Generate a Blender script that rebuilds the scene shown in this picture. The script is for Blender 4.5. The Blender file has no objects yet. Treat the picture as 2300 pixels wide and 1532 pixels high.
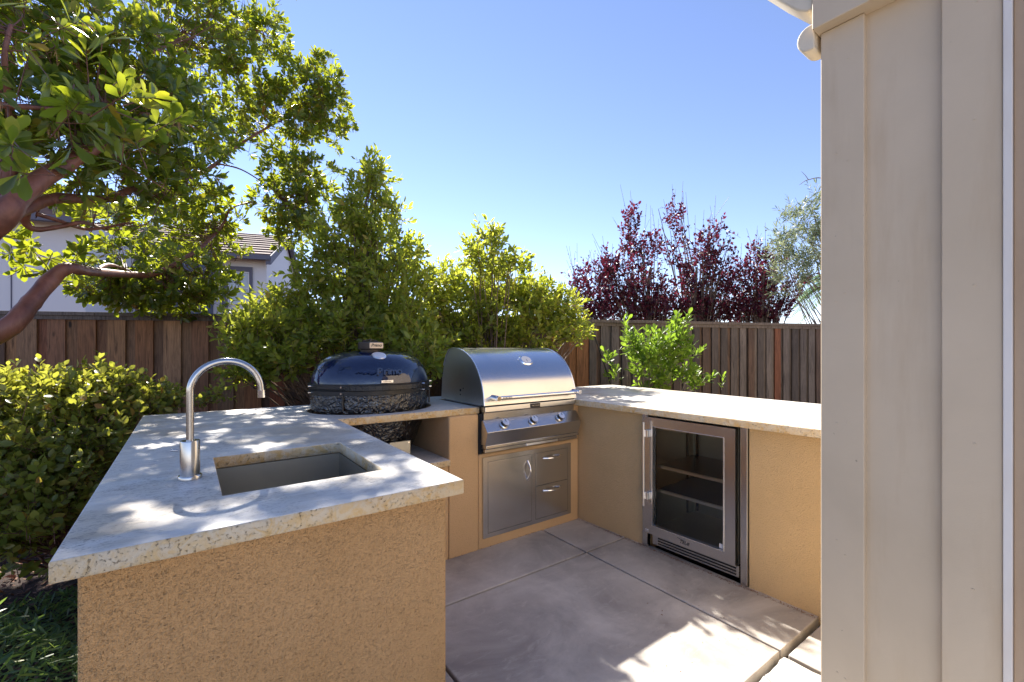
import bpy, math, random
import numpy as np
from mathutils import Vector, Matrix, Quaternion
random.seed(7); RNG = np.random.default_rng(7)
D2R = math.radians
SC = bpy.context.scene

# ------------------------------------------------------------------ camera, sky, sun, exposure
CH = 1.29
YAW = 36.2
cam_d = bpy.data.cameras.new('camera'); cam = bpy.data.objects.new('camera', cam_d)
SC.collection.objects.link(cam)
cam.location = (0, 0, CH); cam.rotation_euler = (D2R(90), 0, D2R(-YAW))
cam_d.sensor_width = 36; cam_d.lens = 36 * 998.5 / 2300; cam_d.shift_y = 18 / 2300
cam_d.clip_start = 0.02; cam_d.clip_end = 2000
SC.camera = cam
SUN = Vector((0.10, 1.09, 1.0)).normalized()
W = bpy.data.worlds.new('World'); SC.world = W; W.use_nodes = True
wn = W.node_tree.nodes; wl = W.node_tree.links
for n in list(wn): wn.remove(n)
wo = wn.new('ShaderNodeOutputWorld'); bg = wn.new('ShaderNodeBackground'); sky = wn.new('ShaderNodeTexSky')
sky.sky_type = 'NISHITA'; sky.sun_disc = False
sky.sun_elevation = math.asin(SUN.z); sky.sun_rotation = math.atan2(SUN.x, SUN.y)
sky.altitude = 0; sky.air_density = 0.85; sky.dust_density = 0.0; sky.ozone_density = 4.0
bg.inputs['Strength'].default_value = 0.09
wb = wn.new('ShaderNodeMix'); wb.data_type = 'RGBA'; wb.blend_type = 'MULTIPLY'; wb.inputs[0].default_value = 1   # camera white balance
wb.inputs[7].default_value = (1.19, .995, 1.01, 1); wl.new(sky.outputs[0], wb.inputs[6]); wl.new(wb.outputs[2], bg.inputs[0]); wl.new(bg.outputs[0], wo.inputs[0])
sun_d = bpy.data.lights.new('sun', 'SUN'); sun = bpy.data.objects.new('sun', sun_d)
SC.collection.objects.link(sun)
sun_d.energy = 5.0; sun_d.angle = D2R(0.53); sun_d.color = (1.0, 0.93, 0.83)
sun.rotation_euler = (-SUN).to_track_quat('-Z', 'Y').to_euler(); sun.location = (0, 6, 8)
SC.view_settings.view_transform = 'Standard'; SC.view_settings.look = 'None'
SC.view_settings.exposure = 1.5; SC.view_settings.gamma = 1; SC.view_settings.use_curve_mapping = False
SC.cycles.max_bounces = 10; SC.cycles.diffuse_bounces = 5; SC.cycles.transparent_max_bounces = 12
SC.cycles.caustics_reflective = False; SC.cycles.caustics_refractive = False
SC.cycles.sample_clamp_indirect = 8

FW = Vector((math.sin(D2R(YAW)), math.cos(D2R(YAW)), 0)); RT = Vector((math.cos(D2R(YAW)), -math.sin(D2R(YAW)), 0))
def at(px, py, d):
    """surveying helper: the point of the place seen at photo pixel (px, py), d metres away along the view axis"""
    return Vector((0, 0, CH)) + FW * d + RT * (d * (px - 1150) / 998.5) + Vector((0, 0, 1)) * (-d * (py - 784) / 998.5)

# ------------------------------------------------------------------ tagging and mesh helpers
def tag(o, label=None, cat=None, group=None, kind=None):
    if label: o['label'] = label
    if cat: o['category'] = cat
    if group: o['group'] = group
    if kind: o['kind'] = kind
    return o
def thing(name, label, cat, loc=(0, 0, 0), rz=0, group=None):
    o = bpy.data.objects.new(name, None); SC.collection.objects.link(o)
    o.location = loc; o.rotation_euler = (0, 0, rz); o.empty_display_size = .1
    return tag(o, label, cat, group)
def place(name, me, parent=None):
    o = bpy.data.objects.new(name, me); SC.collection.objects.link(o)
    if parent: o.parent = parent
    return o
def root_inv(parent):
    if parent is None: return Matrix()
    m = Matrix(); chain = []
    p = parent
    while p: chain.append(p); p = p.parent
    for q in reversed(chain): m = m @ Matrix.LocRotScale(q.location, q.rotation_euler, q.scale)
    return m.inverted()
class MB:
    def __init__(s): s.v = []; s.f = []; s.mi = []; s.cur = 0
    def add(s, vs, fs):
        b = len(s.v); s.v += [tuple(v) for v in vs]; s.f += [tuple(i + b for i in f) for f in fs]; s.mi += [s.cur] * len(fs); return s
    def box(s, x0, x1, y0, y1, z0, z1):
        return s.add([(x0,y0,z0),(x1,y0,z0),(x1,y1,z0),(x0,y1,z0),(x0,y0,z1),(x1,y0,z1),(x1,y1,z1),(x0,y1,z1)],
                     [(0,3,2,1),(4,5,6,7),(0,1,5,4),(1,2,6,5),(2,3,7,6),(3,0,4,7)])
    def loft(s, rings, cap=True, closed=True):
        n = len(rings[0]); vs = [p for r in rings for p in r]; fs = []
        for i in range(len(rings) - 1):
            for j in range(n if closed else n - 1):
                k = (j + 1) % n; fs.append((i*n+j, i*n+k, (i+1)*n+k, (i+1)*n+j))
        if cap: fs += [tuple(reversed(range(n))), tuple((len(rings)-1)*n + j for j in range(n))]
        return s.add(vs, fs)
    def tube(s, pts, r, seg=10, cap=True):
        pts = [Vector(p) for p in pts]; rr = r if isinstance(r, (list, tuple)) else [r] * len(pts)
        rings = []; up = None
        for i, p in enumerate(pts):
            t = (pts[min(i+1, len(pts)-1)] - pts[max(i-1, 0)]).normalized()
            if up is None: up = Vector((0,0,1)) if abs(t.z) < .9 else Vector((1,0,0))
            a = (up - t * up.dot(t)).normalized(); b = t.cross(a); up = a
            rings.append([p + (a*math.cos(2*math.pi*k/seg) + b*math.sin(2*math.pi*k/seg)) * rr[i] for k in range(seg)])
        return s.loft(rings, cap)
    def lathe(s, prof, c=(0,0,0), seg=32, axis=None, sx=1, sy=1, cap=True):
        """prof: (r, h) pairs round axis through c"""
        q = Vector((0,0,1)).rotation_difference(Vector(axis).normalized()) if axis is not None else Quaternion()
        rings = [[Vector(c) + q @ Vector((r*sx*math.cos(2*math.pi*k/seg), r*sy*math.sin(2*math.pi*k/seg), h)) for k in range(seg)] for r, h in prof]
        return s.loft(rings, cap)
    def prism(s, poly, axis, a0, a1):
        """poly in the plane across axis ('x': (y,z), 'y': (x,z), 'z': (x,y))"""
        f = {'x': lambda p, a: (a, p[0], p[1]), 'y': lambda p, a: (p[0], a, p[1]), 'z': lambda p, a: (p[0], p[1], a)}[axis]
        n = len(poly)
        return s.add([f(p, a0) for p in poly] + [f(p, a1) for p in poly],
                     [tuple(range(n)), tuple(reversed(range(n, 2*n)))] + [(i, i+n, (i+1) % n + n, (i+1) % n) for i in range(n)])
    def mesh(s, mats, smooth=None):
        me = bpy.data.meshes.new('m'); me.from_pydata([tuple(v) for v in s.v], [], s.f)
        for m in (mats if isinstance(mats, (list, tuple)) else [mats]): me.materials.append(m)
        me.polygons.foreach_set('material_index', s.mi)
        import bmesh
        b = bmesh.new(); b.from_mesh(me); bmesh.ops.recalc_face_normals(b, faces=b.faces); b.to_mesh(me); b.free()
        if smooth: me.shade_smooth() if smooth is True else me.set_sharp_from_angle(angle=D2R(smooth))
        return me
    def build(s, name, mats, parent=None, world=True, smooth=None, bevel=0, seg=2):
        if world and parent:
            M = root_inv(parent); s.v = [M @ Vector(v) for v in s.v]
        me = s.mesh(mats, smooth if smooth is True else None)
        me.name = name; o = place(name, me, parent)
        if smooth and smooth is not True:
            me.shade_smooth(); me.set_sharp_from_angle(angle=D2R(smooth))
        if bevel:
            bv = o.modifiers.new('bevel', 'BEVEL'); bv.width = bevel; bv.segments = seg; bv.limit_method = 'ANGLE'; bv.angle_limit = D2R(35)
            me.shade_smooth(); me.set_sharp_from_angle(angle=D2R(50))
            bv.harden_normals = True
        return o
def plate(name, outer, holes, z0, z1, mats, parent, bevel=.003):
    cu = bpy.data.curves.new('c', 'CURVE'); cu.dimensions = '2D'; cu.fill_mode = 'BOTH'
    for poly in [outer] + holes:
        sp = cu.splines.new('POLY'); sp.points.add(len(poly) - 1); sp.use_cyclic_u = True
        for p, q in zip(sp.points, poly): p.co = (q[0], q[1], 0, 1)
    cu.extrude = (z1 - z0) / 2 - bevel; cu.bevel_depth = bevel; cu.bevel_resolution = 1; cu.offset = -bevel
    tmp = bpy.data.objects.new('t', cu); SC.collection.objects.link(tmp); tmp.location = (0, 0, (z0+z1)/2)
    dg = bpy.context.evaluated_depsgraph_get(); dg.update()
    me = bpy.data.meshes.new_from_object(tmp.evaluated_get(dg)); bpy.data.objects.remove(tmp)
    me.transform(root_inv(parent) @ Matrix.Translation((0, 0, (z0+z1)/2)))
    me.materials.clear()
    for m in mats: me.materials.append(m)
    for p in me.polygons: p.material_index = 0 if abs(p.normal.z) > .9 else len(mats) - 1
    me.name = name
    return place(name, me, parent)
def text(name, body, size, mat, parent, M, depth=.001, shear=0, bold=0):
    cu = bpy.data.curves.new('t', 'FONT'); cu.body = body; cu.size = size; cu.extrude = depth; cu.shear = shear
    cu.align_x = 'CENTER'; cu.align_y = 'CENTER'; cu.offset = bold; cu.resolution_u = 3
    tmp = bpy.data.objects.new('t', cu); SC.collection.objects.link(tmp)
    dg = bpy.context.evaluated_depsgraph_get(); dg.update()
    me = bpy.data.meshes.new_from_object(tmp.evaluated_get(dg)); bpy.data.objects.remove(tmp)
    me.transform(root_inv(parent) @ M); me.materials.clear(); me.materials.append(mat); me.name = name
    return place(name, me, parent)
def face_mat(pos, normal, right):
    z = Vector(normal).normalized(); x = Vector(right).normalized(); y = z.cross(x)
    M = Matrix((x, y, z)).transposed().to_4x4(); M.translation = Vector(pos); return M

# ------------------------------------------------------------------ material helpers
class NT:
    def __init__(s, name):
        s.m = bpy.data.materials.new(name); s.m.use_nodes = True; s.t = s.m.node_tree; s.n = s.t.nodes; s.l = s.t.links
        s.b = s.n['Principled BSDF']; s.out = s.n['Material Output']
    def new(s, t, **k):
        n = s.n.new(t)
        for a, v in k.items():
            if a.startswith('_'): n.inputs[int(a[1:])].default_value = v
            else: setattr(n, a, v)
        return n
    def link(s, a, b): s.l.new(a, b)
    def set(s, **k):
        for a, v in k.items():
            i = s.b.inputs[a.replace('_', ' ')]
            if isinstance(v, bpy.types.NodeSocket): s.link(v, i)
            else: i.default_value = (*v, 1) if isinstance(v, tuple) and len(v) == 3 else v
        return s
    def coord(s, which='Object', scale=(1,1,1), rot=(0,0,0), rnd=False):
        c = s.new('ShaderNodeTexCoord'); m = s.new('ShaderNodeMapping'); m.inputs['Scale'].default_value = scale; m.inputs['Rotation'].default_value = rot
        s.link(c.outputs[which], m.inputs[0])
        if rnd:
            oi = s.new('ShaderNodeObjectInfo'); mu = s.new('ShaderNodeMath', operation='MULTIPLY', _1=57.0); s.link(oi.outputs['Random'], mu.inputs[0])
            cb = s.new('ShaderNodeCombineXYZ'); s.link(mu.outputs[0], cb.inputs[0]); s.link(mu.outputs[0], cb.inputs[2]); s.link(cb.outputs[0], m.inputs['Location'])
        return m.outputs[0]
    def noise(s, co, scale, detail=4, rough=.5, dist=0):
        n = s.new('ShaderNodeTexNoise'); n.inputs['Scale'].default_value = scale; n.inputs['Detail'].default_value = detail
        n.inputs['Roughness'].default_value = rough; n.inputs['Distortion'].default_value = dist; s.link(co, n.inputs['Vector']); return n.outputs['Fac']
    def voro(s, co, scale, feature='F1', out='Distance'):
        n = s.new('ShaderNodeTexVoronoi', feature=feature); n.inputs['Scale'].default_value = scale; s.link(co, n.inputs['Vector']); return n.outputs[out]
    def ramp(s, fac, stops, interp='LINEAR'):
        r = s.new('ShaderNodeValToRGB'); e = r.color_ramp.elements; r.color_ramp.interpolation = interp
        while len(e) < len(stops): e.new(.5)
        for el, (p, c) in zip(e, stops):
            el.position = p; el.color = (*c, 1) if isinstance(c, tuple) else (c, c, c, 1)
        s.link(fac, r.inputs[0]); return r.outputs[0]
    def mix(s, fac, a, b, mode='MIX'):
        n = s.new('ShaderNodeMix', data_type='RGBA', blend_type=mode)
        for i, v in ((0, fac), (6, a), (7, b)):
            if isinstance(v, bpy.types.NodeSocket): s.link(v, n.inputs[i])
            else: n.inputs[i].default_value = (*v, 1) if isinstance(v, tuple) else v
        return n.outputs[2]
    def math(s, op, a, b=0.0):
        n = s.new('ShaderNodeMath', operation=op)
        for i, v in enumerate((a, b)):
            if isinstance(v, bpy.types.NodeSocket): s.link(v, n.inputs[i])
            else: n.inputs[i].default_value = v
        return n.outputs[0]
    def bump(s, h, strength=1, dist=.002, prev=None):
        b = s.new('ShaderNodeBump'); b.inputs['Strength'].default_value = strength; b.inputs['Distance'].default_value = dist
        s.link(h, b.inputs['Height'])
        if prev: s.link(prev, b.inputs['Normal'])
        s.link(b.outputs[0], s.b.inputs['Normal']); return b.outputs[0]

def m_plain(name, col, rough=.5, metal=0, **k):
    t = NT(name); t.set(Base_Color=col, Roughness=rough, Metallic=metal, **k); return t.m
def m_stone_top():
    t = NT('stone_top'); co = t.coord(scale=(1, 1, 1), rot=(0, 0, .35))
    st = t.coord(scale=(2.2, 9, 2), rot=(0, 0, -.3))
    c = t.ramp(t.noise(st, 2.2, 7, .62, .6), [(.28, (.53, .50, .46)), (.47, (.69, .66, .60)), (.7, (.78, .75, .69))])
    tan = t.ramp(t.noise(co, 2.6, 5, .6, .4), [(.48, 0.0), (.68, .7)])
    c = t.mix(tan, c, (.52, .42, .29))
    v = t.ramp(t.noise(st, 9, 5, .6, 2.2), [(.485, 0.0), (.50, .55), (.515, 0.0)])
    msk = t.ramp(t.noise(co, 4, 3), [(.45, 0.0), (.6, 1.0)])
    c = t.mix(t.math('MULTIPLY', v, msk), c, (.17, .16, .17))
    sp = t.ramp(t.noise(t.coord(scale=(1, 2.6, 1), rot=(0, 0, .5)), 75, 3, .7), [(.54, 0.0), (.62, .75)])
    c = t.mix(t.math('MULTIPLY', sp, t.ramp(t.noise(co, 5, 3), [(.4, .1), (.62, 1.0)])), c, (.16, .13, .12))
    t.set(Base_Color=c, Roughness=t.ramp(t.noise(co, 14, 4), [(.3, .34), (.7, .5)]))
    t.bump(t.noise(co, 45, 5, .6), .25, .002); return t.m
def m_stone_edge():
    t = NT('stone_edge'); co = t.coord()
    c = t.ramp(t.noise(co, 5, 5, .6, .5), [(.3, (.74, .63, .45)), (.5, (.70, .52, .28)), (.66, (.60, .37, .11))])
    c = t.mix(t.ramp(t.noise(co, 26, 6, .7, 1.0), [(.42, .75), (.58, 0.0)]), c, (.70, .62, .48))
    pit = t.ramp(t.noise(co, 120, 4, .7, .2), [(.57, 0.0), (.66, .85)]); pm = t.ramp(t.noise(co, 8, 3), [(.38, 0.1), (.56, 1.0)])
    pit = t.math('MULTIPLY', pit, pm)
    c = t.mix(pit, c, (.20, .13, .07))
    t.set(Base_Color=c, Roughness=.62)
    b = t.bump(t.noise(co, 60, 6, .65), .8, .006); t.bump(t.math('MULTIPLY', pit, -1.0), .8, .004, b); return t.m
def m_stucco(name, a, b, sc=1.0, dist=.006, strength=1.0):
    t = NT(name); co = t.coord()
    c = t.ramp(t.noise(co, 2.0, 5, .6), [(.3, a), (.72, b)])
    h1 = t.noise(co, 150*sc, 2, .5, .15); h2 = t.voro(co, 130*sc, 'SMOOTH_F1')
    low = t.ramp(h1, [(.28, .84), (.46, 1.0)])
    c = t.mix(1.0, c, low, 'MULTIPLY')
    t.set(Base_Color=c, Roughness=.9)
    b1 = t.bump(h1, strength, dist); b2 = t.bump(h2, strength*.5, dist*.5, b1); t.bump(t.noise(co, 480*sc, 2), .35, .001, b2); return t.m
def m_concrete(name='concrete', tint=(1, 1, 1)):
    t = NT(name); co = t.coord(rnd=False)
    k = lambda *c: tuple(a*b for a, b in zip(c, tint))
    c = t.ramp(t.noise(co, 2.3, 7, .62, .5), [(.3, k(.29, .265, .24)), (.5, k(.46, .425, .38)), (.70, k(.62, .58, .52))])
    sc_ = t.ramp(t.noise(t.coord(scale=(1.0, 2.2, 1), rot=(0, 0, .7)), 7, 8, .7, 1.5), [(.55, 0.0), (.75, .45)])
    c = t.mix(sc_, c, k(.68, .64, .58))
    po = t.ramp(t.noise(co, 210, 3, .7), [(.62, 0.0), (.68, .5)]); c = t.mix(po, c, (.20, .18, .16))
    d = t.ramp(t.noise(co, 30, 4, .6), [(.62, 0.0), (.75, .25)]); c = t.mix(d, c, (.16, .14, .13))
    t.set(Base_Color=c, Roughness=t.ramp(t.noise(co, 6, 4), [(.3, .55), (.7, .8)]))
    b = t.bump(t.noise(co, 5, 4), .3, .01); t.bump(t.noise(co, 140, 4, .6), .35, .0012, b); return t.m
def m_steel(name, axis='x', rough=.28, col=(.60, .60, .61), var=.05):
    t = NT(name); s = {'x': (1.5, 420, 420), 'z': (420, 420, 1.5), 'y': (420, 1.5, 420)}[axis]
    co = t.coord(scale=s); st = t.noise(co, 1.0, 3, .6)
    cl = t.noise(t.coord(), 3.0, 4, .6)
    t.set(Base_Color=t.mix(t.ramp(cl, [(.4, 0.0), (.7, .35)]), col, tuple(c*.72 for c in col)), Metallic=1.0,
          Roughness=t.math('ADD', t.math('MULTIPLY', st, var), t.math('ADD', t.math('MULTIPLY', cl, .10), rough-.1)))
    t.bump(st, .03, .0002); return t.m
def m_wood(name, stops, dark):
    t = NT(name); co = t.coord(scale=(9, 9, .8), rnd=True)
    g = t.noise(co, 2.2, 6, .6, 1.6)
    oi = t.new('ShaderNodeObjectInfo')
    base = t.ramp(oi.outputs['Random'], stops)
    gr = t.ramp(g, [(.3, .35), (.48, .95), (.62, .6), (.75, 1.15)])
    c = t.mix(1.0, base, gr, 'MULTIPLY')
    co2 = t.coord(scale=(1.2, 1.2, .7), rnd=True)
    c = t.mix(t.ramp(t.noise(co2, 1.6, 4, .6), [(.46, 0.0), (.75, .6)]), c, dark)
    kn = t.voro(t.coord(scale=(2.5, 2.5, 1.0), rnd=True), 1.9)
    c = t.mix(t.ramp(kn, [(.045, .92), (.09, 0.0)]), c, (.01, .008, .007))
    fine = t.noise(t.coord(scale=(60, 60, 1.5), rnd=True), 2, 3, .7)
    c = t.mix(1.0, c, t.ramp(fine, [(.3, .6), (.6, 1.1)]), 'MULTIPLY')
    t.set(Base_Color=c, Roughness=.82); t.bump(fine, .5, .002); return t.m
def m_leaf(name, stops, trans, tw=.45, rough=.38, spec=.5):
    """stops: base colours over a per-leaf random; trans: colour of the light let through"""
    t = NT(name); at_ = t.new('ShaderNodeAttribute', attribute_name='tint'); oi = t.new('ShaderNodeObjectInfo')
    f = t.math('FRACT', t.math('ADD', at_.outputs['Fac'], oi.outputs['Random']))
    c = t.ramp(f, stops)
    t.set(Base_Color=c, Roughness=rough, Specular_IOR_Level=spec)
    tr = t.new('ShaderNodeBsdfTranslucent'); tc = t.mix(.55, c, trans); t.link(tc, tr.inputs[0])
    mx = t.new('ShaderNodeMixShader'); mx.inputs[0].default_value = tw
    t.link(t.b.outputs[0], mx.inputs[1]); t.link(tr.outputs[0], mx.inputs[2]); t.link(mx.outputs[0], t.out.inputs[0]); return t.m
def m_bark(name, a, b, sc=(14, 14, 3), rough=.55, d=.004):
    t = NT(name); co = t.coord(scale=sc); n = t.noise(co, 2.5, 6, .6, .8)
    t.set(Base_Color=t.ramp(n, [(.35, a), (.65, b)]), Roughness=rough); t.bump(n, .7, d); return t.m

M = {}
M['top'] = m_stone_top(); M['edge'] = m_stone_edge()
M['stucco'] = m_stucco('stucco', (.60, .345, .14), (.69, .415, .19), 1.45, .012)
M['stucco2'] = m_stucco('stucco_fine', (.58, .37, .18), (.66, .43, .225), 1.3, .005, .9)
M['stucco3'] = m_stucco('stucco_gold', (.58, .40, .20), (.66, .46, .24), 1.4, .005, .9)
M['concrete'] = m_concrete(); M['flag'] = m_concrete('flagstone', (1.15, 1.2, 1.25))
M['steelx'] = m_steel('brushed_steel', 'x', .26); M['steelz'] = m_steel('brushed_steel_upright', 'z', .27, (.68, .67, .66))
M['steel_side'] = m_steel('hood_side_steel', 'z', .38, (.72, .73, .66)); M['sink'] = m_steel('satin_sink_steel', 'x', .5, (.46, .44, .38))
M['chrome'] = m_plain('chrome', (.8, .8, .8), .08, 1); M['faucet'] = m_steel('turned_steel', 'z', .24, (.55, .54, .53))
M['bright'] = m_plain('bright_trim', (.85, .85, .86), .28, 1)
M['black'] = m_plain('black_metal', (.02, .02, .022), .35, .2); M['dark'] = m_plain('dark_gap', (.01, .01, .01), .8)
M['gauge'] = m_plain('gauge_face', (.6, .63, .68), .3); M['ink'] = m_plain('dark_ink', (.03, .03, .035), .5)
M['castlabel'] = m_plain('cast_letter', (.55, .47, .38), .45, .6); M['castiron'] = m_plain('cast_iron', (.06, .05, .045), .5, .6)
M['letter_glaze'] = m_plain('letter_glaze', (.015, .02, .035), .12, 0, Specular_IOR_Level=1.0, IOR=1.9)
M['sticker'] = m_plain('sticker', (.75, .75, .76), .5)
t = NT('wrinkled_glaze'); co = t.coord(); h = t.noise(co, 27, 3, .45, 1.2)
t.set(Base_Color=(.006, .006, .008), Roughness=.07, Specular_IOR_Level=.8, IOR=1.6); t.bump(h, 1.0, .018); M['glaze_rough'] = t.m
t = NT('smooth_glaze'); co = t.coord(); h = t.noise(co, 24, 3, .45, .5)
t.set(Base_Color=(.004, .012, .05), Roughness=.06, Specular_IOR_Level=.7, IOR=1.6); t.bump(h, .32, .005); M['glaze'] = t.m
t = NT('tinted_glass'); tr = t.new('ShaderNodeBsdfTransparent'); tr.inputs[0].default_value = (.74, .77, .74, 1)
gl = t.new('ShaderNodeBsdfGlossy'); gl.inputs['Roughness'].default_value = .02; gl.inputs[0].default_value = (.9, .9, .9, 1)
fr = t.new('ShaderNodeFresnel'); fr.inputs[0].default_value = 1.6; mx = t.new('ShaderNodeMixShader')
t.link(fr.outputs[0], mx.inputs[0]); t.link(tr.outputs[0], mx.inputs[1]); t.link(gl.outputs[0], mx.inputs[2]); t.link(mx.outputs[0], t.out.inputs[0]); M['glass'] = t.m
M['wood'] = m_wood('brown_fence_wood', [(0, (.32, .125, .05)), (.15, (.46, .24, .11)), (.3, (.09, .045, .03)), (.45, (.55, .32, .17)), (.6, (.26, .065, .03)), (.75, (.38, .22, .12)), (.88, (.07, .04, .035)), (1, (.36, .17, .075))], (.03, .02, .017))
M['woodgrey'] = m_wood('grey_fence_wood', [(0, (.13, .11, .10)), (.25, (.24, .205, .185)), (.45, (.06, .05, .048)), (.6, (.27, .235, .21)), (.75, (.09, .07, .06)), (.88, (.16, .10, .07)), (1, (.20, .17, .15))], (.03, .026, .026))
M['woodcap'] = m_wood('fence_cap_wood', [(0, (.17, .14, .12)), (1, (.21, .17, .145))], (.10, .085, .075))
M['woodred'] = m_wood('red_fence_wood', [(0, (.24, .095, .05)), (1, (.24, .095, .05))], (.2, .07, .03))
t = NT('soil'); co = t.coord(); n = t.noise(co, 18, 8, .7)
t.set(Base_Color=t.ramp(n, [(.3, (.018, .011, .008)), (.6, (.05, .03, .022)), (.8, (.10, .065, .045))]), Roughness=.95); t.bump(n, 1, .03); M['soil'] = t.m
M['mulch'] = m_plain('bark_chip', (.24, .13, .085), .9)
def m_paint(name, a, b, vert=True):
    t = NT(name); co = t.coord(scale=(1, 1, 1)); n = t.noise(co, 1.7, 6, .6, .4)
    c = t.ramp(n, [(.3, a), (.7, b)])
    stn = t.ramp(t.noise(t.coord(scale=(6, 6, .8)), 1.4, 5, .65), [(.52, 0.0), (.75, .45)]); c = t.mix(stn, c, tuple(x*f for x, f in zip(a, (.80, .70, .58))))
    br = t.noise(t.coord(scale=(90, 90, 420), rot=(.12, 0, 0)), 1, 3, .6)
    bl = t.ramp(t.noise(co, 38, 2), [(.77, 0.0), (.80, .5)]); c = t.mix(bl, c, (.16, .13, .10))
    t.set(Base_Color=c, Roughness=.6); b1 = t.bump(br, .25, .0012); t.bump(t.noise(co, 9, 4), .25, .006, b1); return t.m
M['paint'] = m_paint('taupe_paint', (.54, .435, .305), (.62, .505, .365)); M['white'] = m_paint('white_paint', (.72, .68, .63), (.76, .72, .68))
M['paint2'] = m_paint('warm_tan_paint', (.50, .36, .24), (.54, .40, .27)); M['cream'] = m_paint('cream_paint', (.66, .58, .45), (.72, .64, .50))
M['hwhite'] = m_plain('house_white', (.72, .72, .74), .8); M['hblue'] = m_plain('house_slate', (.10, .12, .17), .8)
M['hgrey'] = m_plain('house_grey_trim', (.14, .14, .18), .8)
t = NT('roof_tile'); n = t.noise(t.coord(), 5, 4)
t.set(Base_Color=t.ramp(n, [(.3, (.11, .075, .07)), (.7, (.20, .13, .115))]), Roughness=.85); M['roof'] = t.m
t = NT('blinds_glass'); wv = t.new('ShaderNodeTexWave', bands_direction='Z'); wv.inputs['Scale'].default_value = 12; t.link(t.coord(), wv.inputs[0])
t.set(Base_Color=t.ramp(wv.outputs['Fac'], [(.3, (.30, .36, .38)), (.6, (.62, .68, .70))]), Roughness=.15); M['blinds'] = t.m
M['l_arb'] = m_leaf('strawberry_tree_leaf', [(0, (.03, .065, .02)), (.3, (.05, .10, .025)), (.5, (.09, .15, .03)), (.7, (.04, .085, .03)), (.85, (.15, .19, .035)), (.96, (.22, .21, .04)), (1, (.30, .11, .03))], (.68, .74, .02), .54, .28, .7)
M['l_hedge'] = m_leaf('privet_leaf', [(0, (.09, .14, .03)), (.3, (.15, .21, .04)), (.6, (.21, .27, .05)), (.85, (.29, .31, .06)), (.96, (.36, .32, .08)), (1, (.34, .2, .06))], (.80, .85, .06), .55, .35)
M['l_lime'] = m_leaf('lime_leaf', [(0, (.08, .14, .03)), (.5, (.14, .22, .035)), (1, (.20, .27, .05))], (.45, .70, .04), .5, .4)
M['l_bush'] = m_leaf('round_bush_leaf', [(0, (.08, .12, .03)), (.35, (.15, .19, .045)), (.7, (.24, .26, .06)), (.95, (.32, .30, .08)), (1, (.35, .14, .04))], (.72, .72, .06), .50, .33)
M['l_plum'] = m_leaf('plum_leaf', [(0, (.04, .012, .024)), (.4, (.08, .016, .03)), (.75, (.12, .02, .033)), (1, (.18, .028, .04))], (.28, .025, .07), .33, .35)
M['l_olive'] = m_leaf('olive_leaf', [(0, (.12, .17, .09)), (.5, (.20, .25, .14)), (1, (.32, .36, .24))], (.45, .52, .25), .35, .45)
M['l_palm'] = m_leaf('palm_leaf', [(0, (.06, .12, .05)), (.6, (.10, .18, .07)), (1, (.22, .26, .08))], (.3, .5, .1), .35, .4)
M['l_cover'] = m_leaf('ground_cover_leaf', [(0, (.04, .09, .04)), (.4, (.08, .15, .06)), (.75, (.15, .22, .07)), (.92, (.28, .30, .07)), (1, (.34, .34, .20))], (.40, .60, .08), .45, .4)
M['l_dead'] = m_leaf('fallen_leaf', [(0, (.35, .10, .03)), (.5, (.42, .20, .05)), (1, (.28, .12, .06))], (.6, .25, .04), .3, .6)
M['bark'] = m_bark('smooth_red_bark', (.12, .045, .032), (.24, .10, .07), (5, 5, 3), .5, .004)
M['twig'] = m_bark('brown_twig', (.10, .065, .045), (.20, .14, .10))
M['twigred'] = m_bark('red_twig', (.10, .04, .03), (.20, .09, .06)); M['twiggrey'] = m_bark('grey_twig', (.16, .13, .11), (.28, .24, .2))
M['flower'] = m_leaf('dry_flower_spray', [(0, (.32, .20, .10)), (1, (.42, .26, .13))], (.5, .3, .12), .3, .7)

# ------------------------------------------------------------------ ground and patio
MB().box(-60, 60, -30, 120, -.30, -.06).build('ground', M['soil'])['kind'] = 'structure'
patio = bpy.data.objects.new('patio', None); SC.collection.objects.link(patio); patio['kind'] = 'structure'
g = .006
def slab(x0, x1, y0, y1, z=0, m='concrete', gx=g, gy=g, bev=.006):
    return MB().box(x0+gx, x1-gx, y0+gy, y1-gy, -.055, z).build('slab', M[m], patio, bevel=bev, seg=3)
for x0, x1 in ((-.35, .846), (.846, 2.05), (2.05, 2.47)):
    slab(x0, x1, 2.0, 2.48); slab(x0, x1, .85, 2.0)
slab(2.05, 3.2, -.35, .835, -.004)
for i in range(-3, 2):
    for j in range(-6, 0):
        slab(.846 + i*1.2, .846 + (i+1)*1.2, -.35 + j*1.15, -.35 + (j+1)*1.15)
slab(-2.754, -.354, -.35, .85); slab(-.354, .05, -.35, .85)
# irregular stamped flagstones beside the plain slabs
nx, ny = 9, 5; gx0, gx1, gy0, gy1 = .05, 2.035, -.34, .838
P = {}
for i in range(nx+1):
    for j in range(ny+1):
        jx = 0 if i in (0, nx) else random.uniform(-.07, .07); jy = 0 if j in (0, ny) else random.uniform(-.07, .07)
        P[i, j] = Vector((gx0 + (gx1-gx0)*i/nx + jx, gy0 + (gy1-gy0)*j/ny + jy, 0))
E_ = {}
def edge_pts(a, b):
    k = (min(a, b), max(a, b))
    if k not in E_:
        p, q = P[k[0]], P[k[1]]; n = Vector((-(q-p).y, (q-p).x, 0)).normalized()
        bd = (k[0][0] == k[1][0] and k[0][0] in (0, nx)) or (k[0][1] == k[1][1] and k[0][1] in (0, ny))
        E_[k] = [p.lerp(q, s) + n * (random.uniform(-.006, .006) if bd else random.uniform(-.016, .016)) for s in (.2, .4, .6, .8)]
    e = E_[k]; return e if (a, b) == k else list(reversed(e))
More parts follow.
